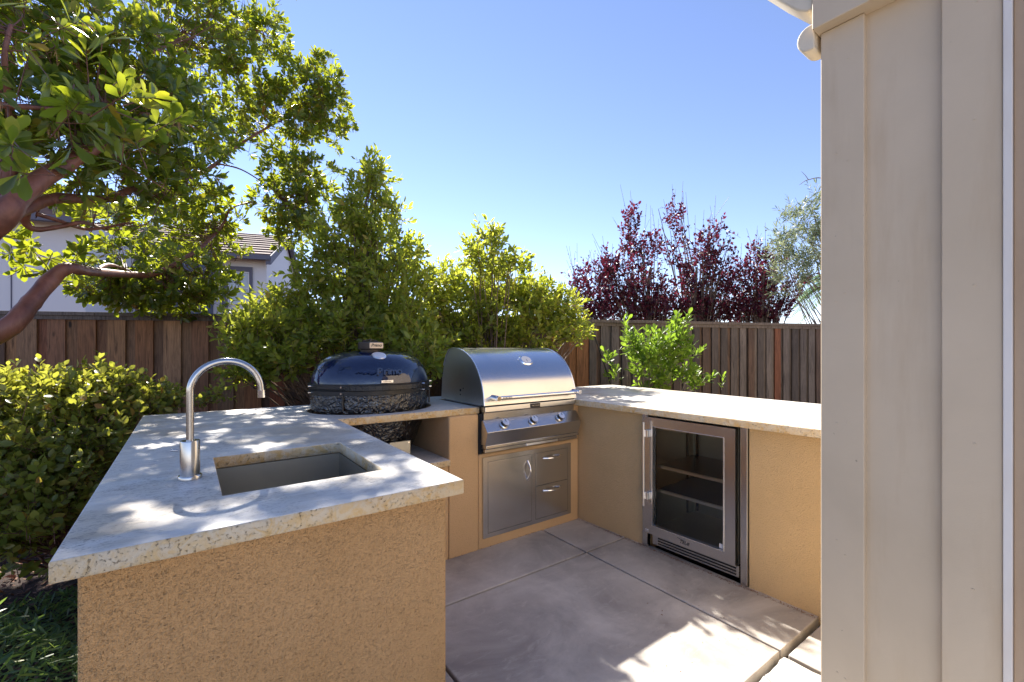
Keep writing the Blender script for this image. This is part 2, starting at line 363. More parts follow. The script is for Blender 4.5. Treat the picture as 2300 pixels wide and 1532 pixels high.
for i in range(nx):
    for j in range(ny):
        cs = [(i, j), (i+1, j), (i+1, j+1), (i, j+1)]; pts = []
        for a, b in zip(cs, cs[1:] + cs[:1]): pts += [P[a]] + edge_pts(a, b)
        c = sum(pts, Vector()) / len(pts); pts = [c + (p-c)*(1 - .005/((p-c).length)) for p in pts]
        z = random.uniform(-.006, -.001)
        MB().prism([(p.x, p.y) for p in pts], 'z', -.05, z).build('flagstone', M['flag'], patio, bevel=.003)
MB().box(-.36, 2.48, -7.3, 2.49, -.0595, -.05).build('patio_bed', m_plain('joint', (.07, .06, .055), .95), patio)

# ------------------------------------------------------------------ kitchen island
isl = thing('kitchen_island', 'U-shaped outdoor kitchen island of tan stucco topped with white veined stone slabs', 'kitchen island', (1.2, 2.2, 0))
b = MB(); b.box(-.168, .615, 1.163, 1.30, -.055, .872); b.box(-.168, -.03, 1.30, 3.15, -.055, .872)
b.box(.52, .615, 1.30, 2.43, -.055, .872); b.box(-.03, .52, 1.95, 3.15, -.055, .872)
b.build('stucco_wall', M['stucco'], isl, bevel=.012, seg=3)
b = MB(); b.box(.6155, 1.299, 2.432, 3.15, -.055, .574)
b.box(1.3, 1.512, 2.43, 3.0, -.055, .872); b.box(.521, 1.512, 3.02, 3.15, .575, .8715)
b.box(1.5125, 2.404, 2.431, 3.0, -.055, .612); b.box(2.345, 2.404, 2.4305, 3.0, .6125, .872)
b.build('stucco_wall', M['stucco2'], isl, bevel=.010, seg=3)
# right run: fridge recess between two wall pieces, turned 2 degrees
RR = (2.444, 1.53, 0); RA = math.atan2(-.9994, .034)
b = MB()
def rq(lx, ly, z):
    c, s = math.cos(RA), math.sin(RA); return (RR[0] + c*lx - s*ly, RR[1] + s*lx + c*ly, z)
def rbox(b, x0, x1, y0, y1, z0, z1):
    v = [rq(*p) for p in ((x0,y0,z0),(x1,y0,z0),(x1,y1,z0),(x0,y1,z0),(x0,y0,z1),(x1,y0,z1),(x1,y1,z1),(x0,y1,z1))]
    b.add(v, [(0,3,2,1),(4,5,6,7),(0,1,5,4),(1,2,6,5),(2,3,7,6),(3,0,4,7)])
rbox(b, -.96, -.326, 0, .8, -.055, .872); rbox(b, .343, .965, 0, .8, -.055, .872); rbox(b, -.325, .342, .62, .8, -.055, .872)
b.build('stucco_wall', M['stucco3'], isl, bevel=.008, seg=3)
KC = (.97, 2.86)
ell = lambda a, b_, n=64: [(KC[0] + a*math.cos(2*math.pi*k/n), KC[1] + b_*math.sin(2*math.pi*k/n)) for k in range(n)]
sinkhole = [(.075, 1.36), (.497, 1.36), (.497, 1.857), (.075, 1.857)]
ct = plate('countertop', [(-.197, 1.117), (.645, 1.117), (.652, 2.472), (1.527, 2.444), (1.5285, 3.03), (2.337, 3.03), (2.337, 3.19), (1.0, 3.215), (-.199, 3.256)],
      [sinkhole, ell(.385, .327)], .872, .914, [M['top'], M['edge']], isl, .004)
ct['label'] = 'white stone countertop with sink cutout and oval cutout'
c2_ = plate('countertop', [(2.338, 2.36), (2.392, .80), (2.41, .575), (3.46, .575), (3.50, 1.19), (3.62, 3.16), (3.55, 3.18), (2.338, 3.19)], [], .872, .914, [M['top'], M['edge']], isl, .004)
c2_['label'] = 'deep sunlit bar countertop above the fridge'
sh = plate('shelf', [(.6165, 2.41), (1.2985, 2.41), (1.2985, 3.018), (.6165, 3.018)], [], .575, .613, [M['top'], M['edge']], isl, .004)

# undermount sink
snk = thing('sink', 'rectangular undermount steel sink sunk in the near stone countertop', 'sink', (.286, 1.61, .7))
b = MB(); x0, x1, y0, y1, z0, z1 = .077, .495, 1.362, 1.855, .66, .8718; w = .003
b.box(x0-w, x1+w, y0-w, y1+w, z0-w, z0); b.box(x0-w, x0, y0, y1, z0, z1); b.box(x1, x1+w, y0, y1, z0, z1); b.box(x0-w, x1+w, y0-w, y0, z0, z1); b.box(x0-w, x1+w, y1, y1+w, z0, z1)
b.build('basin', M['sink'], snk)
MB().lathe([(.045, 0), (.045, .004), (.03, .004), (.028, -.001)], (.286, 1.61, .6605), 24).build('drain', M['chrome'], snk, smooth=40)

# faucet
fx, fy, fz = .008, 1.593, .914
fau = thing('faucet', 'brushed steel gooseneck faucet with thick round base beside the sink', 'faucet', (fx, fy, fz))
MB().lathe([(.0295, 0), (.0295, .009), (.028, .0115)], (fx, fy, fz), 40).build('base_ring', M['faucet'], fau, smooth=40)
MB().lathe([(.0242, .0116), (.0242, .108), (.0230, .111)], (fx, fy, fz), 40).build('body', M['faucet'], fau, smooth=40)
pts = [(fx, fy, fz+.109), (fx, fy, fz+.18), (fx, fy, fz+.25)]; R_ = .09
for k in range(1, 33):
    a = math.pi * k / 32; pts.append((fx + R_ - R_*math.cos(a), fy, fz+.25 + R_*math.sin(a)))
pts.append((fx + 2*R_ + .001, fy, fz+.246))
sp = MB().tube(pts, .0096, 20).build('spout', M['faucet'], fau, smooth=40)
MB().tube([(fx+2*R_+.001, fy, fz+.247), (fx+2*R_+.0015, fy, fz+.224)], .0110, 24).build('aerator', M['chrome'], fau, smooth=40)
MB().tube([(fx-.028, fy+.004, fz+.085), (fx-.045, fy+.006, fz+.087)], .004, 10).build('lever', M['faucet'], fau, smooth=40)

# ------------------------------------------------------------------ oval ceramic grill
kam = thing('ceramic_grill', 'glossy black oval ceramic charcoal grill set into the stone counter', 'ceramic grill', (KC[0], KC[1], .613))
def exf(a): return 1 + .035*math.cos(2*a + math.pi)**2
def oval(prof, n=72):
    return [[(KC[0] + .36*r*math.cos(2*math.pi*k/n)*ex, KC[1] + .292*r*math.sin(2*math.pi*k/n)*ex, z) for k in range(n)
             for ex in [exf(2*math.pi*k/n)]] for r, z in prof]
MB().loft(oval([(.60, .62), (.68, .63), (.75, .68), (.82, .74), (.89, .81), (.955, .88), (.985, .93), (1.0, .98), (1.0, 1.03)])).build('base', M['glaze_rough'], kam, smooth=50)
MB().loft(oval([(1.0, 1.075), (.995, 1.10), (.972, 1.13), (.942, 1.16), (.895, 1.192), (.82, 1.222), (.70, 1.249), (.53, 1.266), (.36, 1.275), (.2, 1.279), (.03, 1.28)])).build('dome', M['glaze'], kam, smooth=50)
MB().loft(oval([(1.006, 1.018), (1.024, 1.02), (1.026, 1.044), (1.006, 1.046)])).build('lower_band', M['black'], kam, smooth=30)
MB().loft(oval([(1.006, 1.055), (1.026, 1.057), (1.028, 1.083), (1.004, 1.085)])).build('upper_band', M['black'], kam, smooth=30)
MB().loft(oval([(1.004, 1.046), (1.004, 1.055)])).build('gasket', M['dark'], kam)
def opt(deg, r=1.03):
    a = D2R(deg); r *= exf(a); return Vector((KC[0] + .36*r*math.cos(a), KC[1] + .292*r*math.sin(a), 0))
# front handle bar
hp = [opt(d, 1.03 + .12*math.sin(math.pi*(d-232)/76)**.5) + Vector((0, 0, 1.064)) for d in np.linspace(232.01, 307.9, 16)]
b = MB()
for i in range(len(hp)-1):
    p, q = hp[i], hp[i+1]; t_ = (q-p).normalized(); n_ = Vector((t_.y, -t_.x, 0))*.008
    b.add([p+n_+Vector((0,0,-.013)), q+n_+Vector((0,0,-.013)), q+n_+Vector((0,0,.013)), p+n_+Vector((0,0,.013)), p-n_+Vector((0,0,-.013)), q-n_+Vector((0,0,-.013)), q-n_+Vector((0,0,.013)), p-n_+Vector((0,0,.013))],
          [(0,1,2,3),(7,6,5,4),(3,2,6,7),(4,5,1,0),(0,3,7,4),(1,5,6,2)])
b.build('handle', M['black'], kam, smooth=40)
for d in (188, 228, 312, 352):
    p = opt(d, 1.05)
    for z in (1.033, 1.070):
        n_ = (p - Vector((KC[0], KC[1], 0))).normalized()
        MB().tube([p + Vector((0,0,z)) - n_*.012, p + Vector((0,0,z)) + n_*.010], .0055, 10).build('bolt', M['chrome'], kam, smooth=40)
for d in (228, 340):
    p = opt(d, 1.02); MB().tube([p + Vector((0,0,.93)), p + Vector((0,0,1.02))], .006, 8).build('strap', M['black'], kam, smooth=40)
# thermometer on the dome
tc = Vector((.945, 2.665, 1.243)); tn = Vector((-.05, -.42, .9)).normalized()
th = MB().lathe([(.044, -.004), (.045, .008), (.040, .013), (.036, .013)], tc, 32, tn).build('thermometer', M['bright'], kam, smooth=40)
MB().lathe([(.0355, .009), (.0355, .0135)], tc, 32, tn).build('dial', M['gauge'], th, smooth=40)
# chimney cap
cc = Vector((.935, 2.79, 1.268))
cap = MB().lathe([(.058, 0), (.060, .018), (.072, .022), (.074, .030), (.074, .062), (.066, .067), (.03, .070)], cc, 36).build('chimney_cap', M['castiron'], kam, smooth=35)
MB().box(cc.x-.030, cc.x+.055, cc.y-.078, cc.y-.070, cc.z+.026, cc.z+.062).build('name_plate', M['castlabel'], cap, bevel=.002)
text('lettering', 'Primo', .027, M['ink'], cap, face_mat((cc.x+.012, cc.y-.0785, cc.z+.045), (0, -1, 0), (1, 0, 0)), .001, .2, .0006)
MB().tube([cc + Vector((-.05, -.01, .070)), cc + Vector((-.02, 0, .078)), cc + Vector((.02, 0, .078)), cc + Vector((.05, .01, .070))], .004, 8).build('lift_ring', M['castiron'], cap, smooth=40)
MB().tube([cc + Vector((0, 0, .068)), cc + Vector((0, 0, .088))], [.008, .004], 10).build('knob', M['castiron'], cap, smooth=40)
# raised lettering on the dome front
for ch, ang in zip('Primo', (261, 266.5, 269.7, 274.3, 280.7)):
    a = D2R(ang); e_ = exf(a)*.957; p = Vector((KC[0] + .36*e_*math.cos(a), KC[1] + .292*e_*math.sin(a), 1.153)); n_ = Vector((math.cos(a)/.36, math.sin(a)/.292, 2.6)).normalized()
    text('raised_letter', ch, .066, M['letter_glaze'], kam, face_mat(p + n_*.001, n_, (-math.sin(a)*.36, math.cos(a)*.292, 0)), .006, .15, .0016)
for k in range(5):
    ang = 240.5 + k*3.6; a = D2R(ang); e_ = exf(a)*.957; p = Vector((KC[0] + .36*e_*math.cos(a), KC[1] + .292*e_*math.sin(a), 1.152)); n_ = Vector((math.cos(a)/.36, math.sin(a)/.292, 3.0)).normalized()
    s_ = .006 + .0018*k
    MB().lathe([(s_*1.2, -.003), (s_, .004), (s_*.3, .006)], p + Vector((0, 0, .004*(k % 2))), 10, n_, 1.5, 1).build('raised_swoosh', M['glaze'], kam, smooth=50)
a = D2R(268); p = Vector((KC[0] + .36*1.0*math.cos(a), KC[1] + .292*1.04*math.sin(a), 1.098))
MB().box(p.x-.036, p.x+.036, p.y-.003, p.y+.004, p.z-.008, p.z+.008).build('badge', M['bright'], kam, bevel=.001)
text('lettering', 'CERAMIC', .012, M['ink'], kam, face_mat((p.x, p.y-.0035, p.z), (0, -1, 0), (1, 0, 0)), .0004)
# draft door low on the front
dd = MB().box(.985, 1.118, 2.592, 2.600, .640, .725).build('draft_door', M['sink'], kam, bevel=.002)
for z in (.650, .715): MB().tube([(1.106, 2.593, z), (1.106, 2.588, z)], .004, 8).build('screw', M['chrome'], dd)
MB().box(.95, 1.12, 2.60, 2.70, .6135, .72).build('ash_box', M['black'], kam)

# ------------------------------------------------------------------ gas grill
gg = thing('gas_grill', 'stainless steel built-in gas grill with closed rounded hood and three knobs', 'gas grill', (1.93, 2.65, .62))
prof = [(2.388, .927), (2.397, 1.0), (2.412, 1.05), (2.434, 1.10), (2.466, 1.15), (2.505, 1.195), (2.55, 1.23), (2.60, 1.258), (2.66, 1.281), (2.72, 1.293), (2.80, 1.298)]
def hood_prof(off=0): return [(y + off*.8, z - off) for y, z in prof]
b = MB(); X0, X1 = 1.532, 2.333
outer = prof + [(2.865, 1.288), (2.91, 1.24), (2.945, 1.17), (2.972, 1.07), (2.985, .927)]
# shell following the profile, with its own thickness
n = len(outer); inn = [(y + (2.7-y)*.012, z - .004) for y, z in outer]
vs = [(x, y, z) for x in (X0, X1) for y, z in outer] ; 
b.add(vs, [(i, i+1, n+i+1, n+i) for i in range(n-1)])
b.build('hood', M['steelx'], gg, smooth=50)
for xs in (X0+.002, X1-.004):
    sidep = [(y + (2.7-y)*.006, z - .002 if z > .93 else z) for y, z in outer]
    MB().prism(sidep, 'x', xs, xs+.002).build('hood_side', M['steel_side'], gg)
rim = [(X0-.0025, y, z) for y, z in outer[:14]]
MB().tube([Vector(p) for p in rim], .0035, 8).build('hood_rim', M['bright'], gg, smooth=40)
MB().tube([Vector((X1+.0025, p[1], p[2])) for p in rim], .0035, 8).build('hood_rim', M['bright'], gg, smooth=40)
for (y, z, r) in ((2.66, 1.02, .004), (2.70, 1.005, .008), (2.70, .975, .004)):
    MB().lathe([(r, 0), (r, .003)], (X0+.0015, y, z), 14, (-1, 0, 0)).build('side_hole', M['dark'], gg)
# thermometer
c = Vector((1.968, 2.527, 1.203)); nn = Vector((0, -.70, .72)).normalized()
th = MB().lathe([(.047, .0), (.049, .010), (.043, .017), (.036, .017)], c, 36, nn, 1.25, .95).build('thermometer', M['chrome'], gg, smooth=35)
MB().lathe([(.0355, .012), (.0355, .0175)], c, 36, nn, 1.15, .95).build('dial', M['gauge'], th, smooth=35)
MB().box(-.0015, .0015, -.022, .004, .0178, .0186).build('needle', M['ink'], th, world=False)
nd = th.children[-1]; nd.matrix_local = root_inv(gg) @ face_mat(c, nn, (1, 0, 0))
# handle
hy, hz = 2.335, .975
MB().tube([(1.585, hy, hz), (2.325, hy, hz)], .0135, 20).build('handle', M['bright'], gg, smooth=50)
for x in (1.598, 2.312):
    MB().tube([(x, 2.402, hz+.004), (x, hy-.018, hz)], .0165, 18).build('handle_bracket', M['chrome'], gg, smooth=50, bevel=.002)
text('lettering', 'AURORA', .019, M['ink'], gg, face_mat((1.665, hy-.0137, hz), (0, -1, 0), (1, 0, 0)), .0005)
text('lettering', 'A540', .013, M['ink'], gg, face_mat((2.27, hy-.0137, hz+.002), (0, -1, 0), (1, 0, 0)), .0004)
# front strip, recess and sloping control panel
MB().prism([(2.389, .918), (2.386, .885), (2.396, .878), (2.43, .878), (2.43, .918)], 'x', 1.5365, 2.331).build('front_strip', M['steelx'], gg, bevel=.003)
MB().box(1.5366, 2.3305, 2.40, 2.44, .9185, .9265).build('hood_gap', M['dark'], gg)
MB().prism([(2.405, .8775), (2.405, .828), (2.43, .828), (2.43, .8775)], 'x', 1.537, 2.330).build('back_strip', M['steelx'], gg, bevel=.001)
pn = MB().prism([(2.398, .835), (2.342, .763), (2.368, .676), (2.43, .676), (2.43, .827), (2.405, .8275)], 'x', 1.524, 2.346).build('control_panel', M['steelx'], gg, bevel=.002)
MB().prism([(2.366, .675), (2.364, .655), (2.375, .651), (2.43, .651), (2.43, .675)], 'x', 1.530, 2.343).build('lower_fascia', M['steelx'], gg, bevel=.003)
tray = MB().prism([(2.380, .648), (2.380, .628), (2.43, .628), (2.43, .648)], 'x', 1.532, 2.341).build('drip_tray', M['steelx'], gg, bevel=.002)
MB().prism([(2.372, .649), (2.369, .634), (2.3795, .634), (2.3795, .649)], 'x', 1.86, 2.14).build('pull', M['bright'], tray, bevel=.002)
MB().box(1.545, 2.32, 2.431, 2.96, .6275, .926).build('firebox', M['steelx'], gg)
MB().box(1.5126, 1.5365, 2.4315, 2.44, .6135, .871).build('dark_gap', M['dark'], gg)
MB().box(1.5365, 1.5445, 2.431, 2.44, .6285, .8715).build('flange', M['steelz'], gg)
kn = Vector((0, -.072, .056)).normalized()
for x in (1.672, 1.913, 2.160):
    c = Vector((x, 2.3715, .800))
    k = MB().lathe([(.031, 0), (.032, .005), (.028, .008)], c, 32, kn).build('knob', M['chrome'], gg, smooth=35)
    MB().lathe([(.025, .0085), (.0245, .026)], c, 32, kn).build('grip', M['black'], k, smooth=35)
    MB().lathe([(.0245, .0262), (.0235, .030), (.006, .0305)], c, 32, kn).build('knob_face', M['bright'], k, smooth=35)
    mk = MB().box(-.002, .002, 0, .021, .0307, .0316).build('pointer', M['ink'], k, world=False)
    mk.matrix_local = root_inv(gg) @ face_mat(c, kn, (1, 0, 0)) @ Matrix.Rotation(D2R(random.uniform(-12, 12)), 4, 'Z')
bd = MB().box(1.905, 1.987, 2.3815, 2.3875, .886, .915).build('badge', M['black'], gg, bevel=.001)
text('lettering', 'FIRE MAGIC', .0135, M['castlabel'], bd, face_mat((1.946, 2.381, .9005), (0, -1, 0), (1, 0, 0)), .0003, .2)

# ------------------------------------------------------------------ access door and drawers
ad = thing('access_door_unit', 'stainless steel cabinet front with one door and two drawers under the gas grill', 'cabinet', (1.93, 2.43, .06))
b = MB(); fy0, fy1 = 2.421, 2.431
b.box(1.542, 1.578, fy0, fy1, .064, .588); b.box(2.284, 2.317, fy0, fy1, .064, .588); b.box(1.578, 2.284, fy0, fy1, .064, .0915); b.box(1.578, 2.284, fy0, fy1, .5575, .588); b.box(1.9425, 1.9775, fy0, fy1, .0915, .5575)
b.build('frame', M['steelz'], ad)
MB().box(1.579, 2.283, 2.4285, 2.4305, .092, .557).build('backing', M['dark'], ad)
dr = MB().box(1.5805, 1.9405, 2.4195, 2.428, .094, .5555).build('door', M['steelz'], ad, bevel=.0015)
d1 = MB().box(1.9800, 2.2815, 2.4195, 2.428, .326, .5555).build('drawer', M['steelz'], ad, bevel=.0015)
d2 = MB().box(1.9800, 2.2815, 2.4195, 2.428, .094, .3235).build('drawer', M['steelz'], ad, bevel=.0015)
def pull(parent, p, q, out=.034):
    p, q = Vector(p), Vector(q); o = Vector((0, -1, 0)); pts = []
    for k in range(13):
        s = k/12; pts.append(p.lerp(q, .10 + .8*s if 0 < k < 12 else s) + o*(out * (math.sin(math.pi*s)**.45 if 0 < s < 1 else 0)))
    MB().tube(pts, [.010, .008] + [.0075]*9 + [.008, .010], 12).build('handle', M['chrome'], parent, smooth=60)
pull(dr, (1.905, 2.4195, .385), (1.905, 2.4195, .515)); pull(d1, (2.045, 2.4195, .513), (2.212, 2.4195, .513)); pull(d2, (2.045, 2.4195, .283), (2.212, 2.4195, .283))

# ------------------------------------------------------------------ glass-door fridge
fr = thing('fridge', 'undercounter fridge with stainless frame and dark glass door', 'fridge', RR, RA)
def L(b): return b
def fb(name, x0, x1, y0, y1, z0, z1, m, parent=fr, bevel=0): return MB().box(x0, x1, y0, y1, z0, z1).build(name, M[m] if isinstance(m, str) else m, parent, world=False, bevel=bevel)
fb('side_trim', -.3255, -.288, -.012, .02, 0, .866, 'steelz', bevel=.002); fb('side_trim', .306, .3425, -.012, .02, 0.0, .866, 'steelz', bevel=.002)
b = MB(); inn_ = m_steel('interior_steel', 'z', .45, (.62, .58, .48))
b.box(-.283, -.255, .0, .55, .10, .85); b.box(.262, .29, .0, .55, .10, .85); b.box(-.255, .262, .50, .55, .10, .85); b.box(-.255, .262, 0.0, .50, .82, .85); b.box(-.255, .262, 0, .50, .10, .13)
b.build('cabinet', inn_, fr, world=False)
b = MB(); y0, y1 = -.036, -.002
b.box(-.288, -.236, y0, y1, .104, .853); b.box(.228, .289, y0, y1, .104, .853); b.box(-.236, .228, y0, y1, .797, .853); b.box(-.236, .228, y0, y1, .104, .160)
door = b.build('door', M['steelz'], fr, world=False)
b = MB(); w = .005
b.box(-.236, -.236+w, y0-.003, -.01, .160, .797); b.box(.228-w, .228, y0-.003, -.01, .160, .797); b.box(-.236+w, .228-w, y0-.003, -.01, .797-w, .797); b.box(-.236+w, .228-w, y0-.003, -.01, .160, .160+w)
b.build('glass_trim', M['bright'], door, world=False)
gls = MB(); gls.add([(-.231, -.022, .165), (.223, -.022, .165), (.223, -.022, .792), (-.231, -.022, .792)], [(0, 1, 2, 3)]); gls.build('glass', M['glass'], door, world=False)
for x0, x1 in ((-.231, -.222), (.214, .223)): fb('gasket', x0, x1, -.019, -.004, .165, .792, 'dark', door)
fb('handle', -.277, -.266, -.082, -.070, .285, .822, 'bright', door, .003)
for z in (.352, .750): fb('handle_bracket', -.272, -.245, -.0705, -.036, z-.022, z+.022, 'bright', door, .002)
for z in (.375, .530):
    o = fb('shelf', -.252, .258, .03, .49, z, z+.004, m_plain('wire_grey', (.12, .12, .13), .3, .6) if z < .5 else bpy.data.materials['wire_grey'])
    fb('shelf_rim', -.252, .258, .018, .03, z-.006, z+.012, 'bright', o)
for x in (-.235, .05, .235):
    fb('shelf_rail', x, x+.015, .490, .4995, .14, .80, 'black')
for x in (-.2549, .2569): fb('shelf_rail', x, x+.005, .40, .42, .14, .80, 'black')
fb('control_box', -.20, -.03, .02, .12, .775, .815, inn_)
for k in range(7): fb('evaporator_slot', .08 + k*.022, .092 + k*.022, .4915, .499, .42, .49, 'dark')
kg = fb('kick_grille', -.246, .300, -.016, .0, .037, .098, 'steelx', bevel=.003)
for k in range(3): fb('slot', -.205, .285, -.0175, -.0155, .047 + k*.017, .056 + k*.017, 'dark', kg)
fb('hinge', -.286, -.262, -.042, -.0365, .112, .128, 'bright', door, .003)
text('lettering', 'TRUE', .026, M['ink'], door, Matrix.Translation(RR) @ Matrix.Rotation(RA, 4, 'Z') @ face_mat((-.012, -.0362, .126), (0, -1, 0), (1, 0, 0)), .0006, .25, .0008)
b = MB(); b.tube([(-.060, -.0365, .146), (-.03, -.0365, .140), (.0, -.0365, .139)], [.0008, .002, .0008], 6); b.build('swoosh', M['ink'], door, world=False)
fb('sticker', .195, .224, -.0245, -.0235, .168, .194, 'sticker', door)

# ------------------------------------------------------------------ house corner at the right
hs = thing('house_wall', 'taupe board-and-batten house corner rising along the right side of the patio', 'house', (1.675, .571, 0))
HX, HY = 1.675, .571
MB().box(HX, HX+5, -7, HY-.019, -.055, 2.9).build('wall_panel', M['paint'], hs)
MB().box(HX-.020, HX+.10, .456, HY, -.05, 2.309).build('batten', M['paint'], hs, bevel=.003)
for y1 in (.286,):
    MB().box(HX-.020, HX-.0005, y1-.113, y1, -.05, 2.309).build('batten', M['paint'], hs, bevel=.003)
wf = MB().box(HX-.026, HX-.0005, .156, .1725, -.05, 2.309).build('door_casing', M['white'], hs, bevel=.002)
MB().box(HX-.012, HX-.0005, .125, .1555, -.05, 2.309).build('door_casing', M['paint2'], hs, bevel=.002)
MB().box(HX-.030, HX-.0005, -.02, .1245, -.05, 2.309).build('door_casing', M['white'], hs, bevel=.002)
MB().box(HX+.1005, HX+5, HY-.0185, HY, -.05, 2.309).build('wall_panel', M['paint'], hs)
for yb in (.50, .53, .22):
    for zb in (.25, .66, 1.07, 1.46, 1.88, 2.22):
        y_ = yb + random.uniform(-.006, .006); MB().lathe([(.0032, 0), (.0028, .0009), (.0005, .0011)], (HX-.0202, y_, zb + random.uniform(-.03, .03)), 8, (-1, 0, 0)).build('nail', M['paint'], hs)
MB().box(HX-.062, HX+5, -7, HY+.010, 2.31, 2.62).build('beam', M['paint'], hs, bevel=.004)
def dshape(y0, y1, z0, z1, n=10):
    r = (z1-z0)/2; return [(y0, z0), (y1-r*.9, z0)] + [(y1 - r*.9 + r*.9*math.sin(math.pi*k/n), (z0+z1)/2 - r*math.cos(math.pi*k/n)) for k in range(1, n)] + [(y1-r*.9, z1), (y0, z1)]
MB().prism(dshape(HY+.0105, .634, 2.262, 2.345), 'x', HX-.040, HX+.045).build('corbel', M['cream'], hs, bevel=.006, seg=3)
MB().prism([(HY+.0105, 2.385), (.600, 2.385), (.628, 2.405), (.695, 2.484), (.80, 2.62), (HY+.0105, 2.62)], 'x', HX-.050, HX+.06).build('eave', M['cream'], hs, bevel=.008, seg=3)
MB().box(HX-.06, HX+5, -7, HY+.012, 2.621, 2.66).build('roof', M['paint'], hs)

# ------------------------------------------------------------------ fences
def fence(name, label, A, B, H, boards, mats, capm, parts_rng, pitch, wid, backs=False, z0=-.06):
    A, B = Vector(A), Vector(B); d = (B-A); Ln = d.length; rz = math.atan2(d.y, d.x)
    f = thing(name, label, 'fence', (A.x, A.y, 0), rz)
    R2 = random.Random(parts_rng); n = int(Ln/pitch) + 1
    me_cache = []
    for k in range(4):
        w = wid * (1 + .05*(k-1.5)/1.5); bm = MB().box(0, w, 0, .017, z0, H-.036)
        me = bm.mesh(mats[0]); me_cache.append(me)
    for i in range(n):
        x = i*pitch + R2.uniform(-.004, .004); back = (i % 2 == 1)
        me = me_cache[R2.randrange(4)]
        o = place('board', me, f); o.location = (x - (wid-pitch)/2, .021 if back else 0, R2.uniform(-.004, .004)*0)
        o.rotation_euler = (0, R2.uniform(-.003, .003), R2.uniform(-.03, .03))
        if mats[-1] is not mats[0] and i == boards:
            m2 = me.copy(); m2.materials.clear(); m2.materials.append(mats[-1]); o.data = m2
    for k in range(int(Ln/2.0)+1):
        cm = MB().box(k*2.0, k*2.0+1.998, -.025, .085, H-.036, H).build('cap_rail', capm, f, world=False, bevel=.003)
    MB().box(0, Ln, -.012, -.0005, H-.075, H-.0365).build('trim_board', capm, f, world=False)
    for z in (.3, H-.25): MB().box(0, Ln, .045, .085, z, z+.09).build('rail', capm, f, world=False)
    return f
FA = (-6.2, 8.33); FK = (3.99, 3.83); FB_ = (10.4, 1.39)
fence('wooden_fence', 'brown stained board fence behind the bushes and the charcoal grill', FA, FK, 1.65, -1, [M['wood']], M['woodcap'], 3, .122, .152)
fg = fence('wooden_fence', 'weathered grey board fence behind the bar counter under the plum trees', (3.995, 3.826), FB_, 1.65, 38, [M['woodgrey'], M['woodred']], M['woodcap'], 4, .074, .100)
stk = at(1325, 722, 4.95); stk2 = at(1372, 862, 4.9)
s_ = MB().tube([stk, stk2, stk2 + (stk2-stk)*1.2], .009, 8).build('garden_stake', M['black']); tag(s_, 'thin dark stake leaning against the grey fence beside the bright shrub', 'stake')

# ------------------------------------------------------------------ neighbouring houses
e1 = Vector((.9507, -.31)); hrot = math.atan2(e1.y, e1.x)
nh = thing('neighbour_house', 'white two-storey house with brown tiled roof beyond the fence on the left', 'house', (0, 0, 0), hrot)
def hb(name, x0, x1, y0, y1, z0, z1, m, parent=nh, bevel=0): return MB().box(x0, x1, y0, y1, z0, z1).build(name, M[m], parent, world=False, bevel=bevel)
hb('wing_wall', -13, -5.29, 11, 18, -.06, 3.80, 'hwhite'); hb('corner_trim', -6.42, -6.405, 10.985, 10.9995, 0, 3.7, 'hgrey')
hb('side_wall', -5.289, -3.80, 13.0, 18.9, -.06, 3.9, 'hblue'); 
b = MB(); b.prism([(13.47, -.06), (19.14, -.06), (19.14, 3.80), (16.3, 4.95), (13.47, 3.80)], 'x', -3.79, -2.56); b.build('gable_wall', M['hwhite'], nh, world=False)
hb('wing_front', -4.6, -3.795, 13.46, 14, -.06, 3.8, 'hwhite')
# roofs as overlapping tile courses
def course_roof(parent, x0, x1, ya, za, yb, zb, n, m='roof', name='roof'):
    b = MB()
    for k in range(n):
        s0, s1 = k/n, (k+1.15)/n
        y0_, z0_ = ya + (yb-ya)*s0, za + (zb-za)*s0; y1_, z1_ = ya + (yb-ya)*min(s1, 1), za + (zb-za)*min(s1, 1)
        b.add([(x0, y0_, z0_), (x1, y0_, z0_), (x1, y1_, z1_), (x0, y1_, z1_), (x0, y0_, z0_+.075), (x1, y0_, z0_+.075), (x1, y1_, z1_+.03), (x0, y1_, z1_+.03)],
              [(0,3,2,1),(4,5,6,7),(0,1,5,4),(1,2,6,5),(2,3,7,6),(3,0,4,7)])
    return b.build(name, M[m], parent, world=False)
course_roof(nh, -7.5, -2.42, 13.1, 3.72, 16.3, 5.0, 10); course_roof(nh, -7.5, -2.42, 19.5, 3.72, 16.3, 5.0, 10)
for ya, za, yb, zb in ((13.05, 3.60, 16.3, 4.93), (19.55, 3.60, 16.3, 4.93)):
    b = MB(); b.add([(-2.50, ya, za-.10), (-2.38, ya, za-.10), (-2.38, yb, zb-.05), (-2.50, yb, zb-.05), (-2.50, ya, za+.13), (-2.38, ya, za+.13), (-2.38, yb, zb+.12), (-2.50, yb, zb+.12)], [(0,3,2,1),(4,5,6,7),(0,1,5,4),(1,2,6,5),(2,3,7,6),(3,0,4,7)]); b.build('bargeboard', M['hgrey'], nh, world=False)
hb('gutter', -7.5, -2.4, 13.0, 13.1, 3.62, 3.74, 'hgrey')
course_roof(nh, -13.4, -5.1, 10.7, 3.78, 14.2, 5.0, 10); hb('gutter', -13.4, -5.0, 10.58, 10.7, 3.69, 3.80, 'hgrey')
